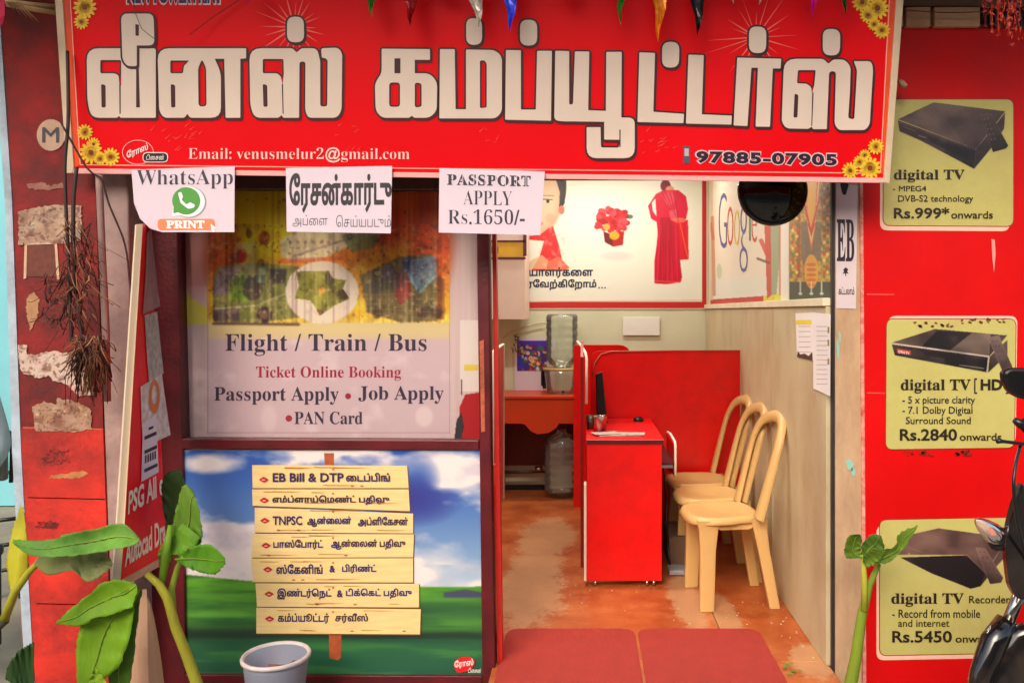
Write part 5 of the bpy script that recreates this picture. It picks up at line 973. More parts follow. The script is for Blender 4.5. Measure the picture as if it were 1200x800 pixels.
blade(z([(290, 760), (275, 800), (270, 860)]), z([(300, 750), (335, 800), (370, 860)]), (2.66, 2.66), (2.66, 2.66), .02, leafm('lime3', 120, 170, 44), bp1, seed=16, rib=False)
blade(z([(530, 370), (560, 210), (580, 180), (605, 200)]), z([(530, 378), (600, 385), (632, 340), (615, 230)]), (2.92, 2.96), (2.9, 2.94), .03, leafm('mid', 84, 128, 40), bp1, seed=7)
blade(z([(520, 320), (505, 200), (515, 150), (560, 130)]), z([(530, 330), (565, 260), (585, 215), (570, 150)]), (3.0, 3.02), (2.98, 3.0), .02, leafm('deep', 34, 62, 26), bp1, seed=8, rib=False)
blade(z([(548, 410), (600, 375), (660, 370), (702, 408)]), z([(548, 415), (600, 445), (670, 460), (704, 425)]), (2.86, 2.8), (2.84, 2.8), .025, leafm('fresh', 78, 142, 30), bp1, seed=9)
blade(z([(520, 385), (545, 330), (570, 300)]), z([(525, 400), (590, 390), (628, 345)]), (2.88, 2.9), (2.86, 2.9), .02, leafm('fresh2', 92, 150, 40), bp1, seed=10, rib=False)
blade(z([(505, 455), (495, 420), (500, 380), (520, 350)]), z([(512, 455), (535, 420), (540, 380), (525, 350)]), (2.88, 2.9), (2.88, 2.9), .015, leafm('mid2', 96, 140, 44), bp1, seed=21, rib=False)
blade(z([(330, 400), (300, 420), (290, 445), (300, 470)]), z([(345, 410), (350, 430), (330, 455), (302, 472)]), (2.72, 2.7), (2.72, 2.7), .01, leafm('greyish', 128, 146, 104), bp1, seed=22, rib=False)
blade(z([(430, 500), (350, 620), (330, 740), (360, 860)]), z([(445, 510), (432, 600), (420, 700), (400, 860)]), (2.76, 2.74), (2.78, 2.76), .02, leafm('mid3', 74, 116, 34), bp1, seed=23)
t = thing('banana_shoot', 'yellow green banana shoot poking out beside the pale blue pillar edge', 'banana shoot', W(5, 760, 2.8))
blade(xy([(45, 460), (25, 320), (50, 200), (78, 110)], 0, 560, 3.333), xy([(65, 455), (110, 370), (108, 240), (88, 110)], 0, 560, 3.333), (2.8, 2.86), (2.8, 2.86), -.03, leafm('yellow', 172, 180, 46), t, 'bud', rib=False, seed=11, wav=.002)
st([(55, 648, 2.72), (34, 670, 2.74), (18, 692, 2.76), (4, 728, 2.78)], [.008, .011, .013, .015], leafm('yellow2', 160, 168, 60), 'stem', t)
st([(5, 726, 2.775), (-2, 735, 2.78)], [.017, .012], mat('cut_end', C(60, 64, 44), .8), 'cut_end', t)
blade([(40, 752), (22, 762), (8, 782)], [(40, 830), (20, 805), (6, 795)], (2.9, 2.88), (2.9, 2.88), .02, leafm('dark', 44, 82, 44), t, seed=12, rib=False)
t = thing('stem_sheath', 'pinkish beige pointed banana sheath standing below the small red board', 'banana sheath', W(168, 800, 2.92))
b = MB(); vs = []
for i in range(13):
    u = i / 12; y = 690 + 208 * u; L_ = 168 - 30 * (u ** .65) - 1; Rr = 168 + 27 * (min(u * 1.6, 1) ** .55); mdx = 172 + 4 * u
    for (x, d) in ((L_, .0), (L_ * .5 + mdx * .5, -.035 * min(1, u * 3)), (mdx, -.055 * min(1, u * 3)), (Rr * .6 + mdx * .4, -.03 * min(1, u * 3)), (Rr, .0), ((L_ + Rr) / 2, .05 * min(1, u * 3))): vs.append(W(x, y, 2.95 + d))
b.add(vs, [(i * 6 + j, i * 6 + (j + 1) % 6, (i + 1) * 6 + (j + 1) % 6, (i + 1) * 6 + j) for i in range(12) for j in range(6)])
b.build('sheath', mat('sheath', C(202, 158, 124), .6, .14, 6, .3, 30, stretch=(1, 1, .2), dirt=C(150, 90, 76), dscale=4, damt=.5), t, bevel=.003)
# right hand stalk
t = thing('papaya_stalk', 'cut green stalk with small ragged leaves leaning against the doorway pilaster', 'plant stalk', W(990, 820, 3.05))
z = lambda P: xy(P, 960, 590, 3.81)
st([(992, 855, 3.05), (994, 815, 3.05), (1003, 770, 3.06), (1010, 720, 3.07), (1019, 685, 3.08), (1030, 660, 3.09)], [.026, .025, .021, .018, .013, .009], leafm('stalk', 118, 150, 50), 'stem', t)
st([(1013, 715, 3.055), (1013, 680, 3.06), (1011, 650, 3.07)], [.012, .011, .008], leafm('stalk2', 170, 180, 70), 'stem', t)
st([(993, 850, 3.04), (992, 859, 3.04)], [.03, .03], mat('cut_end', C(60, 64, 44), .8), 'cut_end', t)
blade(z([(235, 250), (290, 205), (340, 190), (360, 130), (440, 98)]), z([(240, 262), (300, 265), (345, 235), (400, 170), (440, 100)]), (3.05, 3.0), (3.05, 3.0), .02, leafm('rag', 100, 140, 50), t, seed=13)
blade(z([(195, 240), (190, 180), (235, 135), (270, 140)]), z([(205, 245), (240, 225), (290, 200), (275, 142)]), (3.08, 3.06), (3.06, 3.05), .02, leafm('rag2', 78, 116, 44), t, seed=14)
blade(z([(190, 240), (140, 245), (112, 225), (130, 150), (180, 135)]), z([(198, 235), (190, 210), (185, 190), (190, 160), (182, 136)]), (3.06, 3.04), (3.07, 3.07), .015, leafm('rag3', 92, 130, 40), t, seed=15)
blade(z([(196, 262), (198, 230), (240, 200)]), z([(215, 285), (260, 262), (300, 215)]), (3.05, 3.0), (3.05, 3.0), .02, leafm('rag4', 104, 146, 56), t, seed=17, rib=False)

# ---------------------------------------------------------------- small leaning red board (training institute), seen at a slant
lb = thing('leaning_board', 'narrow red board on a pale wooden batten seen at a slant before the window frame', 'signboard', W(165, 686, 2.85))
qa = QD(W(165, 263, 2.93), W(176, 262, 3.14), W(196, 655, 3.08), W(141, 686, 2.8))
crn = [qa.at(0, 0), qa.at(1, 0), qa.at(1, 1), qa.at(0, 1)]
b = MB(); gv = [qa.at(i / 6, j / 16, o_) for o_ in (0, -.012) for j in range(17) for i in range(7)]
fq = [(j * 7 + i, j * 7 + i + 1, (j + 1) * 7 + i + 1, (j + 1) * 7 + i) for j in range(16) for i in range(6)]
ed = [i for i in range(7)] + [j * 7 + 6 for j in range(1, 17)] + [16 * 7 + i for i in range(5, -1, -1)] + [j * 7 for j in range(15, 0, -1)]
b.add(gv, fq + [tuple(119 + k for k in reversed(f)) for f in fq] + [(ed[i], ed[i] + 119, ed[(i + 1) % len(ed)] + 119, ed[(i + 1) % len(ed)]) for i in range(len(ed))]).build('board', mat('board_red', C(240, 12, 26), .5, .1, 5, spec=.3), lb)
P = [W(159.5, 263, 2.9), W(167.5, 263, 2.92), W(146, 620, 2.8), W(141, 686, 2.79), (W(132, 684, 2.77))]
MB().slab(P, [p + Vector((-.012, .014, 0)) for p in P]).build('batten', mat('pale_batten', C(226, 204, 172), .6, .12, 8, stretch=(1, 1, .1)), lb, bevel=.002)
P = [qa.at(0, .985, .004), qa.at(1, .985, .004), qa.at(1, 1.006, .004), qa.at(0, 1.006, .004)]
MB().slab(P, [p - qa.n * .02 for p in P]).build('bottom_edge', mat('raw_edge', C(206, 160, 130), .7, .2, 20), lb)
class UV:
    def __init__(s, q): s.q = q; s.n = q.n
    def at(s, x, y, off=0): return s.q.at(x / 100, y / 400, off)
um = UV(qa); I = INK(); text(I, um, .003, 'PSG All e', 6, 97, 300, 326, .03, -.04); text(I, um, .003, 'Autocad Dra', 5, 97, 354, 382, .03, -.04)
I.build('lettering', ink('cream', 246, 220, 204), lb)
for lab, P, m in [('curled pale sheet', [(55, 12), (100, 4), (128, 118), (30, 122)], mat('pinky_paper', C(170, 120, 120), .7, .2, 20)), ('grey printed slip', [(40, 124), (108, 124), (120, 212), (60, 216)], mat('greyslip', C(184, 168, 160), .7, .35, 40)), ('sticker with orange emblem', [(28, 218), (112, 212), (128, 300), (40, 300)], mat('slip2', C(216, 196, 190), .7, .3, 40)), ('white printed notice', [(38, 270), (82, 262), (84, 350), (36, 352)], M_paper)]:
    k = -1 if 'white' in lab else 0; P = [(x, (y if k == 0 else (y - 270) * .78 + 232) * 1.0) for x, y in P]; P = [(x, y * .86 if k == 0 else y * 1.0) for x, y in P]
    INK().shape(um, .004 + .001 * (k == -1), [sum([[(P[i][0] + (P[(i + 1) % 4][0] - P[i][0]) * t_ / 6, P[i][1] + (P[(i + 1) % 4][1] - P[i][1]) * t_ / 6) for t_ in range(6)] for i in range(4)], [])]).build('sticker', m, lb, solid=.0006, label=lab + ' stuck on the red board')
I = INK(); 
for y in (246, 262, 283): I.shape(um, .0065, [rq(42, y, 80, y + 4)])
for k in range(5): I.shape(um, .0065, [rq(44 + k * 7, 268, 48 + k * 7, 277)])
I.shape(um, .0065, [rq(55, 238, 70, 241)]); I.build('printed_lines', ink('nearblack', 36, 24, 36), lb)
INK().shape(um, .005, [ell(78, 205, 20, 20)], [ell(78, 203, 10, 11)]).build('emblem', ink('emblem', 214, 120, 60), lb)

# ---------------------------------------------------------------- things stuck on the pillar
pp = FP(3.138)
def ragged(P, seed, amp=1.1, st_=2.6):
    r_ = random.Random(seed); out = []
    for i in range(len(P)):
        a = Vector(P[i]); b_ = Vector(P[(i + 1) % len(P)]); n_ = max(1, int((b_ - a).length / st_))
        for j in range(n_): q_ = a.lerp(b_, j / n_); out.append((q_.x + r_.uniform(-amp, amp), q_.y + r_.uniform(-amp, amp)))
    return out
def patch(name, lab, cat, P, m, extra=None, th=.0015, off=.0005, base=(168, 134, 110)):
    P = ragged(P, len(lab)) if name != 'plate' else P
    o_ = thing(name, lab, cat, pp.at(*P[-1])); MB().trace(pp, P, th, off).build('paper' if 'paper' in name or 'poster' in name else 'plate', m, o_)
    if extra: extra(o_, P, base)
    return o_
def smear(cols, n, x0, y0, x1, y1, seed, smin=1, smax=4):
    def g(o_, P, base):
        xs = [p[0] for p in P]; ys = [p[1] for p in P]; c = CV(min(xs), min(ys), max(xs), max(ys), .5, base); r_ = random.Random(seed)
        for k in range(n * 4):
            x, y = r_.uniform(x0, x1), r_.uniform(y0, y1); cc_ = cols[k % len(cols)][1]
            if k % 3: c.ell(x, y, r_.uniform(.6, smax * .6), r_.uniform(.5, smin + .4), cc_, .75, rot=r_.uniform(-.6, .6))
            else: c.line(x, y, x + r_.uniform(-smax * 2, smax * 2), y + r_.uniform(-2.5, 2.5), r_.uniform(.5, 1.3), cc_, .7)
        a_ = c.noise(14, 12, seed, 4); b_ = c.noise(4, 4, seed + 1, 3); c.blend(np.clip((a_ - .52) * 3, 0, .6), (112, 66, 48)); c.blend(np.clip((.45 - a_) * 2, 0, .4), (216, 190, 160)); c.blend(np.clip((b_ - .6) * 4, 0, .6), (90, 44, 36)); c.blur(1)
        q_ = np.stack([c.X.ravel(), c.Y.ravel()], 1); m = inside(q_, [P], True).reshape(c.X.shape) != 0
        m &= b_ > .27
        c.build('faded_print', pp, .0026, o_, .95, m)
    return g
patch('poster_scrap', 'faded blue and cream paper scrap high on the red pillar', 'paper scrap', [(22, 247), (56, 241), (77, 240), (78, 286), (40, 284), (22, 288)], mat('scrap_a', C(160, 134, 116), .8, .3, 30), smear([('teal', (70, 104, 112)), ('brown', (110, 60, 50)), ('crm', (196, 170, 140))], 12, 26, 244, 76, 283, 3, 2, 5))
patch('poster_scrap', 'small blue green sticker beside the faded paper scrap on the pillar', 'sticker', [(79, 240), (96, 242), (95, 282), (80, 284)], mat('scrap_b', C(96, 84, 84), .8, .3, 30), smear([('teal2', (90, 110, 110)), ('rd', (130, 40, 36))], 6, 81, 244, 94, 280, 5, 2, 3))
t = thing('tape_frame', 'rectangle of pale tape around a dark patch on the pillar', 'tape', pp.at(48, 325))
MB().trace(pp, rq(31, 287, 66, 324), .001, .0005).build('dark_patch', mat('tapepatch', C(110, 58, 46), .8, .3, 40), t)
for P in ([(29, 284), (66, 283), (66, 286), (29, 287)], [(29, 286), (32, 287), (31, 326), (28, 327)], [(64, 284), (67, 284), (70, 327), (67, 328)]): MB().trace(pp, P, .001, .0016).build('tape_strip', mat('tape', C(206, 170, 140), .6, .15, 20), t)
patch('plaster_spot', 'leaf shaped bare plaster spot on the pillar beside its pale blue edge', 'bare spot', rp([(35, 344), (40, 342), (46, 350), (45, 368), (36, 388), (32, 372), (30, 352)], 2), mat('bare_tan', C(176, 130, 92), .8, .3, 20))
patch('poster_scrap', 'torn pale paper with blue and red drawings across the pillar', 'torn poster', [(22, 404), (31, 404), (32, 414), (40, 416), (60, 411), (84, 415), (106, 414), (112, 462), (92, 464), (86, 458), (80, 450), (62, 446), (58, 440), (44, 442), (26, 436), (22, 420)], mat('scrap_c', C(216, 192, 176), .8, .1, 20), smear([('blu', (110, 120, 160)), ('ylw', (200, 190, 110)), ('rdd', (176, 50, 50)), ('gry', (150, 140, 140))], 7, 42, 418, 104, 452, 8, 1.2, 4), base=(206, 182, 168))
patch('poster_scrap', 'peeled tan poster remains below the torn paper on the pillar', 'torn poster', [(38, 476), (52, 470), (66, 474), (68, 466), (86, 470), (106, 478), (108, 502), (86, 506), (66, 505), (42, 505)], mat('scrap_d', C(188, 146, 104), .8, .35, 24), smear([('rd2', (150, 50, 40)), ('gy2', (150, 130, 130)), ('tn2', (214, 180, 130))], 9, 42, 474, 106, 502, 9, 1.5, 4))
for (x0, y0_, x1, y1_, lab) in [(48, 526, 81, 546, 'dark square smudge above the middle of the pillar'), (42, 610, 68, 620, 'dark low smudge on the pillar')]:
    I = INK(); r_ = random.Random(x0)
    for k in range(90): x, y = r_.uniform(x0 + 1, x1 - 1), r_.uniform(y0_ + 1, y1_ - 1); I.shape(pp, .0005 + k * .00001, [rp([(x + r_.uniform(-3.5, 3.5), y + r_.uniform(-1.6, 1.6)) for _ in range(4)], .3, 1)])
    o = I.build('paint_smudge', ink('smud', 92, 30, 26)); o['label'] = lab; o['category'] = 'smudge'
patch('poster_scrap', 'thin yellow tan scrap below the dark square smudge on the pillar', 'paper scrap', [(60, 556), (84, 554), (98, 551), (104, 555), (95, 560), (70, 560), (58, 560)], mat('scrap_e', C(176, 120, 70), .8, .35, 24))
patch('poster_scrap', 'pale torn strips under the round sticker on the pillar', 'paper scrap', [(30, 216), (48, 213), (60, 218), (74, 214), (76, 220), (54, 223), (34, 221)], mat('scrap_f', C(150, 100, 86), .8, .35, 24))
t = thing('round_sticker', 'round pale sticker with a dark letter M high on the pillar', 'sticker', pp.at(60, 177))
MB().trace(pp, ell(60, 158.5, 16.5, 18.5, 32), .002, .002).build('disc', mat('sticker_disc', C(196, 160, 136), .7, .2, 20), t)
I = INK(); text(I, pp, .003, 'M', 50, 70, 149.5, 167.5, .015); I.build('lettering', ink('slate', 50, 50, 54), t)
# drain pipe / cables on the corner
for lab, P, r_ in [('thick dark cable running down the edge of the pillar', [(79, 60, 2.96), (80, 140, 2.95), (76, 200, 2.95), (80, 300, 2.95), (84, 400, 2.95)], .006), ('second dark cable beside the first on the pillar', [(90, 196, 2.96), (86, 240, 2.95), (88, 330, 2.95), (100, 420, 2.95)], .007), ('thin wire sagging from the name board to the batten', [(72, 145, 2.93), (86, 170, 2.95), (104, 200, 2.97), (118, 208, 2.98), (128, 240, 3.0), (146, 285, 3.02), (152, 330, 3.02), (157, 380, 3.0)], .0035)]:
    o = MB().tube(resample([W(*p) for p in P], 24), r_, 8).build('cable', mat('dark_cable', C(52, 26, 24), .6, .2)); o['label'] = lab; o['category'] = 'cable'
o = MB().tube(resample([W(116, 205, 3.0), W(120, 300, 3.0), W(124, 380, 3.0), (W(126, 470, 3.0))], 12), [.012] * 13, 12).build('conduit_pipe', mat('greyish_conduit', C(150, 120, 112), .7, .3, 10)); o['label'] = 'vertical grey conduit pipe on the corner between pillar and plaster'; o['category'] = 'pipe'
# dried flower garland bundle
def straw(name, lab, cat, n, gen, cols, seed, group=None):
    t = thing(name, lab, cat, gen(random.Random(seed), 0)[0]); r_ = random.Random(seed); bs = [MB() for _ in cols]
    for k in range(n): P = gen(r_, k); bs[k % len(cols)].tube(P, [.0022 * r_.uniform(.6, 1.8)] * len(P), 4, .5)
    for bb, cc_ in zip(bs, cols): bb.build('dry_stems', cc_, t, kind='stuff')
    return t
mdry = [mat('dry_dark', C(66, 34, 26), .9, .4, 20), mat('dry_mid', C(112, 66, 44), .85, .4, 20), mat('dry_light', C(150, 104, 70), .8, .3, 20)]
def g1(r, k):
    a = r.gauss(0, .9); x = 104 + r.gauss(0, 8); y = 392 + r.random() * 20; x2 = x + math.sin(a) * r.uniform(8, 28); y2 = y + abs(math.cos(a)) * r.uniform(18, 72); Y = 2.93 + r.gauss(0, .02)
    return [W(x, y, Y), W((x + x2) / 2 + r.uniform(-6, 6), (y + y2) / 2, Y - .02), W(x2, y2, Y + r.gauss(0, .01))]
straw('dried_garland', 'thick bundle of dried brown leaf strands hanging low on the pillar edge', 'dried garland', 300, g1, [mdry[0], mdry[1], mdry[0], mdry[2], mdry[1]], 5)
def g2(r, k):
    x = 74 + r.random() * 34; y = 255 + r.random() * 120; x2 = x + r.gauss(8, 14); y2 = y + r.uniform(10, 46); Y = 2.945 + r.gauss(0, .012)
    return [W(x, y, Y), W((x + x2) / 2 + r.uniform(-5, 5), (y + y2) / 2, Y - .01), W(x2, y2, Y)]
straw('dried_garland', 'loose dried straw strands strung above the thick bundle on the pillar', 'dried garland', 110, g2, [mdry[0], mdry[0], mdry[1], mdry[2]], 9)
def g3(r, k):
    x = 46 + r.random() * 46; y = 318 + r.random() * 60; a = r.uniform(0, 3.1); l = r.uniform(8, 26); Y = 2.97
    return [W(x, y, Y), W(x + math.cos(a) * l * .5, y + 4 + math.sin(a) * l * .3, Y - .01), W(x + math.cos(a) * l, y + math.sin(a) * l * .7, Y)]
straw('dried_leaves', 'dark withered leaf tangle flattened on the middle of the pillar', 'dried leaves', 90, g3, [mdry[0], mdry[0], mdry[1]], 13)
# bamboo sticks and cloth at the top
for lab, a, b_, r_ in [('upper bamboo stick sticking out behind the name board at the pillar top', (6, 2, 2.85), (64, 8, 2.98), .009), ('lower bamboo stick with frayed end at the pillar top', (8, 5, 2.86), (64, 15, 2.97), .009)]:
    t = thing('bamboo_stick', lab, 'bamboo stick', W(*a), 'bamboo sticks at the pillar top'); MB().tube([W(*a), W((a[0] + b_[0]) / 2, (a[1] + b_[1]) / 2 + .5, (a[2] + b_[2]) / 2), W(*b_)], r_, 10).build('cane', mat('bamboo', C(186, 156, 110), .55, .25, 14), t)
    for k in range(5): MB().tube([W(a[0] + 4 + k * 3, a[1] + 1, a[2] - .01), W(a[0] + 10 + k * 7, a[1] + 10 + 3 * k, a[2])], [.002, .0008], 4).build('fibre', mdry[2], t)
o = MB().add([W(-12, -10, 2.8), W(6, -10, 2.8), W(6, 18, 2.8), W(3, 30, 2.81), (W(-12, 26, 2.8))], [(0, 1, 2, 3, 4)]).build('cloth_scrap', mat('magenta_cloth', C(170, 10, 60), .8, .2, 20), None, solid=.002); o['label'] = 'magenta cloth scrap tied at the upper end of the pillar'; o['category'] = 'cloth'

# ---------------------------------------------------------------- street side beyond the pillar
B(-8, -3.2, 6.8, 6.95, -.19, 4).build('neighbour_wall', mat('turquoise_wall', C(120, 190, 200), .8, .12, 2), None, kind='structure')
pc_ = thing('office_chair', 'grey backed office chair seen past the pale blue pillar edge', 'chair', W(-18, 760, 3.9))
B(-3.08, -2.735, 3.86, 3.9, PZ(562, 3.9), PZ(503, 3.9)).build('backrest', mat('grey_fabric', C(120, 124, 116), .7, .1, 30), pc_, bevel=.015)
MB().tube(resample([W(-70, 562, 3.88), W(-66, 505, 3.88), W(-10, 502, 3.87), W(11, 506, 3.87), W(14, 520, 3.87), W(13, 565, 3.87)], 24), .009, 8).build('back_frame', M_black, pc_)
B(-3.1, -2.74, 3.5, 3.88, .27, .33).build('seat', M_black, pc_, bevel=.02)
for sx in (-3.06, -2.77):
    for sy in (3.53, 3.87): MB().tube([(sx, sy, -.15), (sx, sy, .28)], .013, 8).build('leg', M_black, pc_)
# seated person, mostly behind the pillar and the picture edge
pr_ = thing('person', 'seated person in pale blue shirt with black hair glimpsed past the pillar', 'person', (-2.93, 3.72, -.2))
def skin(name, V, Ed, m, parent):
    o0 = ROOT[parent.name]; me = bpy.data.meshes.new(name); me.from_pydata([Vector(v[:3]) - o0 for v in V], Ed, []); me.materials.append(m)
    o = bpy.data.objects.new(name, me); COL.objects.link(o); o.parent = parent; md = o.modifiers.new('skin', 'SKIN'); md.use_smooth_shade = True
    for i, v in enumerate(V): me.skin_vertices[0].data[i].radius = (v[3], v[3] * (v[4] if len(v) > 4 else 1))
    me.skin_vertices[0].data[0].use_root = True; s_ = o.modifiers.new('s', 'SUBSURF'); s_.levels = 2; s_.render_levels = 2; ROOT[o.name] = o0; return o
xb, yb_ = -2.93, 3.72
V = [(xb, yb_, .42, .15, .8), (xb, yb_, .62, .145, .75), (xb, yb_, .85, .165, .7), (xb, yb_, 1.02, .13, .7), (xb, yb_, 1.09, .052), (xb, yb_ - .03, 1.155, .06), (xb, yb_ - .015, 1.24, .092), (xb, yb_ - .01, 1.33, .075),
     (xb - .19, yb_, 1.0, .06), (xb - .25, yb_, .75, .048), (xb - .2, yb_ - .25, .6, .035), (xb - .12, yb_ - .38, .6, .028), (xb + .19, yb_, 1.0, .06), (xb + .25, yb_, .75, .048), (xb + .2, yb_ - .25, .6, .035), (xb + .12, yb_ - .38, .6, .028),
     (xb - .1, yb_ - .1, .4, .095), (xb - .12, yb_ - .45, .38, .07), (xb - .12, yb_ - .45, .0, .045), (xb - .12, yb_ - .6, -.13, .035), (xb + .1, yb_ - .1, .4, .095), (xb + .12, yb_ - .45, .38, .07), (xb + .12, yb_ - .45, .0, .045), (xb + .12, yb_ - .6, -.13, .035)]
Ed = [(0, 1), (1, 2), (2, 3), (3, 4), (4, 5), (5, 6), (6, 7), (3, 8), (8, 9), (9, 10), (10, 11), (3, 12), (12, 13), (13, 14), (14, 15), (0, 16), (16, 17), (17, 18), (18, 19), (0, 20), (20, 21), (21, 22), (22, 23)]
for sd_, wi in ((-1, 11), (1, 15)):                     # palms with four fingers and a thumb each, resting on the lap
    pi_ = len(V); V.append((xb + sd_ * .10, yb_ - .43, .575, .03, .5)); Ed.append((wi, pi_))
    for k in range(4): q_ = len(V); V += [(xb + sd_ * (.10 - .03 + .02 * k), yb_ - .485, .565, .0095), (xb + sd_ * (.098 - .03 + .02 * k), yb_ - .53 + .006 * abs(k - 1.5), .545, .008)]; Ed += [(pi_, q_), (q_, q_ + 1)]
    q_ = len(V); V += [(xb + sd_ * .055, yb_ - .43, .572, .011), (xb + sd_ * .035, yb_ - .455, .56, .009)]; Ed += [(pi_, q_), (q_, q_ + 1)]
skin('body', V, Ed, mat('skin', C(120, 76, 54), .5, .08), pr_)
skin('shirt', [(xb, yb_, .45, .165, .85), (xb, yb_, .62, .165, .8), (xb, yb_, .85, .185, .75), (xb, yb_, 1.03, .145, .78), (xb, yb_, 1.1, .075), (xb - .2, yb_, 1.0, .078), (xb - .265, yb_, .8, .066), (xb + .2, yb_, 1.0, .078), (xb + .265, yb_, .8, .066), (xb + .235, yb_ - .12, .68, .055)], [(0, 1), (1, 2), (2, 3), (3, 4), (3, 5), (5, 6), (3, 7), (7, 8), (8, 9)], mat('pale_blue_shirt', C(176, 192, 200), .8, .18, 9, .4, 14), pr_)
for sx in (-1, 1):
    MB().lathe([(.001, .012), (.009, .008), (.012, 0), (.001, -.002)], (xb + sx * .033, yb_ - .098, 1.245), 14, (0, -1, 0)).build('eye', mat('eye_dark', C(30, 22, 20), .2), pr_)
    MB().lathe([(.001, .012), (.012, .01), (.022, 0), (.001, -.006)], (xb + sx * .092, yb_ - .01, 1.235), 14, (sx, -.3, 0)).build('ear', mat('skin', C(120, 76, 54), .5, .08), pr_)
MB().tube([(xb, yb_ - .1, 1.255), (xb, yb_ - .122, 1.22), (xb, yb_ - .1, 1.212)], [.007, .014, .01], 10).build('nose', MC['skin'], pr_)
MB().tube([(xb - .025, yb_ - .092, 1.178), (xb, yb_ - .1, 1.176), (xb + .025, yb_ - .092, 1.178)], [.004, .008, .004], 8).build('mouth', mat('lips', C(130, 60, 54), .5), pr_)
skin('hair', [(xb, yb_ + .04, 1.23, .085), (xb, yb_ + .03, 1.31, .095), (xb, yb_ + .01, 1.36, .075)], [(0, 1), (1, 2)], mat('black_hair', C(18, 14, 14), .5, .3, 60), pr_)
skin('trousers', [(xb, yb_, .42, .16), (xb - .11, yb_ - .12, .4, .11), (xb - .12, yb_ - .46, .39, .08), (xb - .12, yb_ - .45, -.02, .06), (xb + .11, yb_ - .12, .4, .11), (xb + .12, yb_ - .46, .39, .08), (xb + .12, yb_ - .45, -.02, .06)], [(0, 1), (1, 2), (2, 3), (0, 4), (4, 5), (5, 6)], mat('dark_trousers', C(34, 30, 34), .8), pr_)
t = thing('shelf_rack', 'dark metal rack with rods standing in the side passage', 'rack', W(0, 700, 4.6))
for x in (-3.35, -3.18): B(x, x + .03, 4.6, 4.63, -.19, 1.3).build('post', M_black, t)
for z_ in (-.02, .12, .26, .52): MB().tube([(-3.6, 4.6, z_ - .05), (-3.1, 4.55, z_ + .02)], .011, 8).build('rod', M_black, t)
o = MB().tube([W(28, 690, 3.35), W(29, 752, 3.35)], .012, 8).build('wooden_peg', mat('tan_peg', C(176, 110, 70), .7)); o['label'] = 'short tan wooden stick standing behind the pillar edge'; o['category'] = 'stick'

# ---------------------------------------------------------------- motorcycle at the right, mostly beyond the picture edge
mo_ = thing('motorcycle', 'parked black motorcycle with orange indicator and mirror before the red board', 'motorcycle', (1.45, 2.35, -.2))
gb = mat('bike_black', C(20, 17, 18), .14, .15, 6, coat=.6, dirt=C(90, 70, 56), dscale=6, damt=.25); Ym = 2.2
hc = Vector((1.272, 2.2, PZ(640, 2.2))); ax = Vector((-.35, -1, .05)).normalized()
MB().lathe([(.001, -.14), (.06, -.13), (.105, -.08), (.128, -.02), (.135, .02), (.13, .035), (.118, .03)], hc, 40, ax).build('headlamp_shell', gb, mo_)
MB().lathe([(.12, .02), (.124, .036), (.114, .04), (.108, .03)], hc, 40, ax).build('headlamp_rim', M_steel, mo_)
MB().lathe([(.001, .05), (.06, .046), (.11, .03)], hc, 32, ax).build('headlamp_lens', mat('lens', C(200, 200, 205), .06, .1, 20, metal=.7), mo_)
# fairing blade standing up on the left of the headlamp
A = [(1200, 560), (1190, 585), (1181, 620), (1179, 650), (1184, 690), (1196, 705), (1215, 700)]; MB().trace(FP(2.12), rp(A, 14), .025).build('fairing', gb, mo_, bevel=.01)
# indicator
d = Vector((-1, -.25, .12)).normalized(); ic = W(1166, 626, 2.15)
MB().lathe([(.001, .086), (.010, .078), (.02, .05), (.0265, .015), (.026, -.015), (.012, -.03)], ic, 24, (W(1136, 604, 2.12) - W(1172, 632, 2.17)).normalized()).build('indicator', glass_mat('clear_lens', (1, .86, .78, 1), .12, .3, .08), mo_)
MB().lathe([(.001, .022), (.012, .018), (.016, .0), (.012, -.014), (.001, -.018)], W(1163, 625, 2.148), 16, (-.4, -1, 0)).build('indicator_bulb', mat('amber', C(240, 90, 30), .25), mo_)
MB().tube([W(1173, 632, 2.16), W(1180, 636, 2.18), W(1196, 642, 2.22)], [.012, .009, .012], 10).build('indicator_stalk', M_black, mo_)
MB().lathe([(.001, .006), (.03, .006), (.034, .0), (.031, -.008), (.014, -.02)], W(1171, 631, 2.165), 20, (W(1136, 604, 2.12) - W(1172, 632, 2.17)).normalized()).build('indicator_base', M_black, mo_)
MB().tube(resample([W(1196, 520, 2.1), W(1188, 560, 2.05), W(1192, 610, 2.06), W(1205, 660, 2.12)], 14), .0045, 8).build('cable', M_black, mo_)
# fork, fender, wheel
MB().tube([W(1206, 668, 2.24), W(1175, 744, 2.2)], .0165, 14).build('fork_tube', M_steel, mo_)
MB().tube([W(1250, 668, 2.40), W(1226, 744, 2.38)], .0165, 14).build('fork_tube', M_steel, mo_)
MB().tube([W(1181, 728, 2.2), W(1164, 752, 2.19), W(1150, 790, 2.18), W(1140, 860, 2.16)], [.03, .034, .03, .026], 14).build('fork_lower', gb, mo_)
b = MB(); vs = []; RG = []
for i in range(9):
    u = i / 8; yy = 738 + 190 * (u ** 1.2); xl = 1172 - 44 * min(1, u * 2.2) ** .8 + 3 * u
    for j in range(11):
        a = math.pi * j / 10; rr2 = (1 - .0 * u); xc = xl + 62; vs.append(W(xc - 62 * math.cos(a) * rr2, yy - 10 * math.sin(a) * (1 - u), 2.26 - .10 * math.sin(a)))
b.add(vs, [(i * 11 + j, i * 11 + j + 1, (i + 1) * 11 + j + 1, (i + 1) * 11 + j) for i in range(8) for j in range(10)], True).build('fender', gb, mo_, solid=.004)
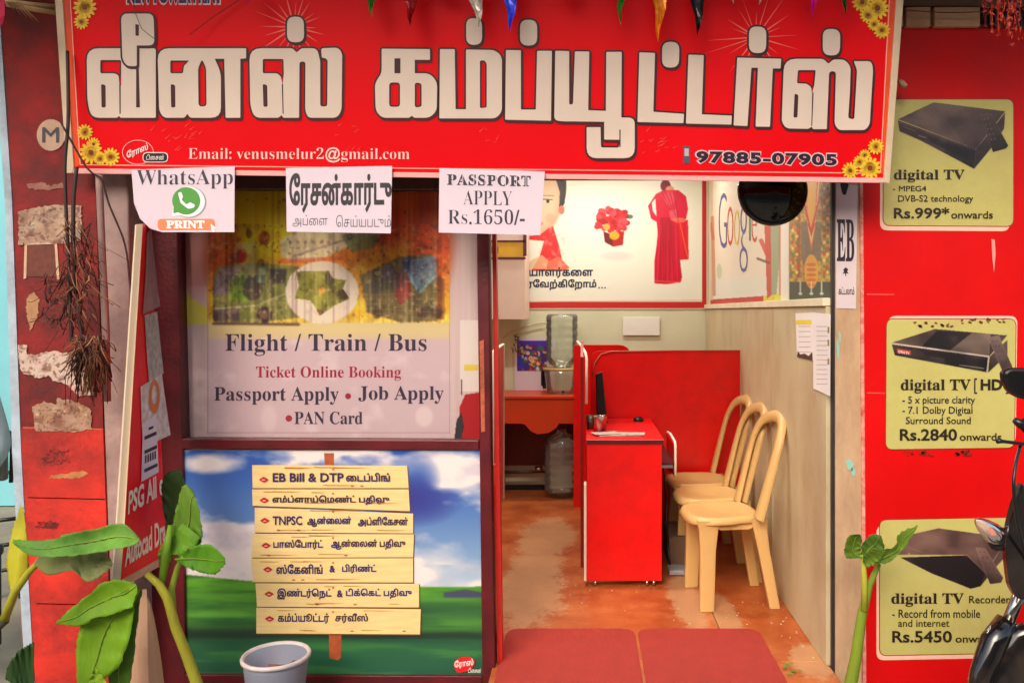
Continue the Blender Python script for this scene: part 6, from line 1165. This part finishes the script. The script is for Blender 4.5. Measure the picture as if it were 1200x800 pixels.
wc = Vector((1.28, 2.15, .09)); wa = Vector((.85, .5, 0)).normalized(); ring = lambda R_, r_, n_=40: [wc + Matrix.Rotation(2 * math.pi * i / n_, 3, wa) @ Vector((0, 0, R_)) for i in range(n_ + 1)]
MB().tube(ring(.26, 0), .04, 12).build('tyre', mat('rubber', C(26, 25, 25), .85, .2, 20, .5, 60), mo_); MB().tube(ring(.215, 0), .012, 8).build('rim', M_steel, mo_)
for k in range(10): v = Matrix.Rotation(2 * math.pi * k / 10, 3, wa) @ Vector((0, 0, .21)); MB().tube([wc, wc + v], .004, 6).build('spoke', M_steel, mo_)
# handlebar, levers, mirror, tank, seat, body
MB().tube(resample([W(1300, 560, 2.3), W(1250, 545, 2.28), W(1225, 520, 2.2), (W(1206, 505, 2.12))], 16), .012, 10).build('handlebar', M_steel, mo_)
MB().tube([W(1215, 512, 2.14), W(1203, 497, 2.08)], .019, 12).build('grip', M_black, mo_)
MB().tube(resample([W(1215, 522, 2.1), W(1192, 519, 2.08), W(1176, 517, 2.07), W(1169, 516.5, 2.065)], 12), [.0045] * 11 + [.0055, .007], 10).build('brake_lever', M_black, mo_)
MB().tube([W(1210, 500, 2.1), W(1196, 497, 2.08), W(1189, 492, 2.08)], [.014, .012, .008], 10).build('lever_clamp', M_black, mo_)
mc = W(1203, 448, 2.1); vs = []
MB().trace(FP(2.1), rp([(1176, 436), (1184, 431), (1250, 432), (1250, 470), (1198, 468), (1184, 460), (1178, 450)], 5), .03).build('mirror', M_black, mo_, bevel=.008)
MB().tube([W(1215, 465, 2.12), W(1225, 520, 2.18)], .006, 8).build('mirror_stem', M_black, mo_)
MB().lathe([(.001, .0), (.1, .02), (.14, .2), (.15, .4), (.1, .55), (.001, .6)], (1.5, 2.4, .62), 24, (.75, .6, .05)).build('fuel_tank', gb, mo_)
MB().box(1.75, 2.2, 2.5, 2.8, .6, .68).build('seat', M_black, mo_, bevel=.03); MB().box(1.55, 1.85, 2.4, 2.7, .1, .5).build('engine', M_steel, mo_, bevel=.03)
wc = Vector((2.2, 2.85, .09)); MB().tube(ring(.26, 0), .045, 12).build('tyre', MC['rubber'], mo_); MB().tube(ring(.21, 0), .012, 8).build('rim', M_steel, mo_)
MB().tube([(1.34, 2.3, .75), (1.9, 2.66, .55), (2.2, 2.85, .09)], .02, 8).build('frame_tube', M_black, mo_)
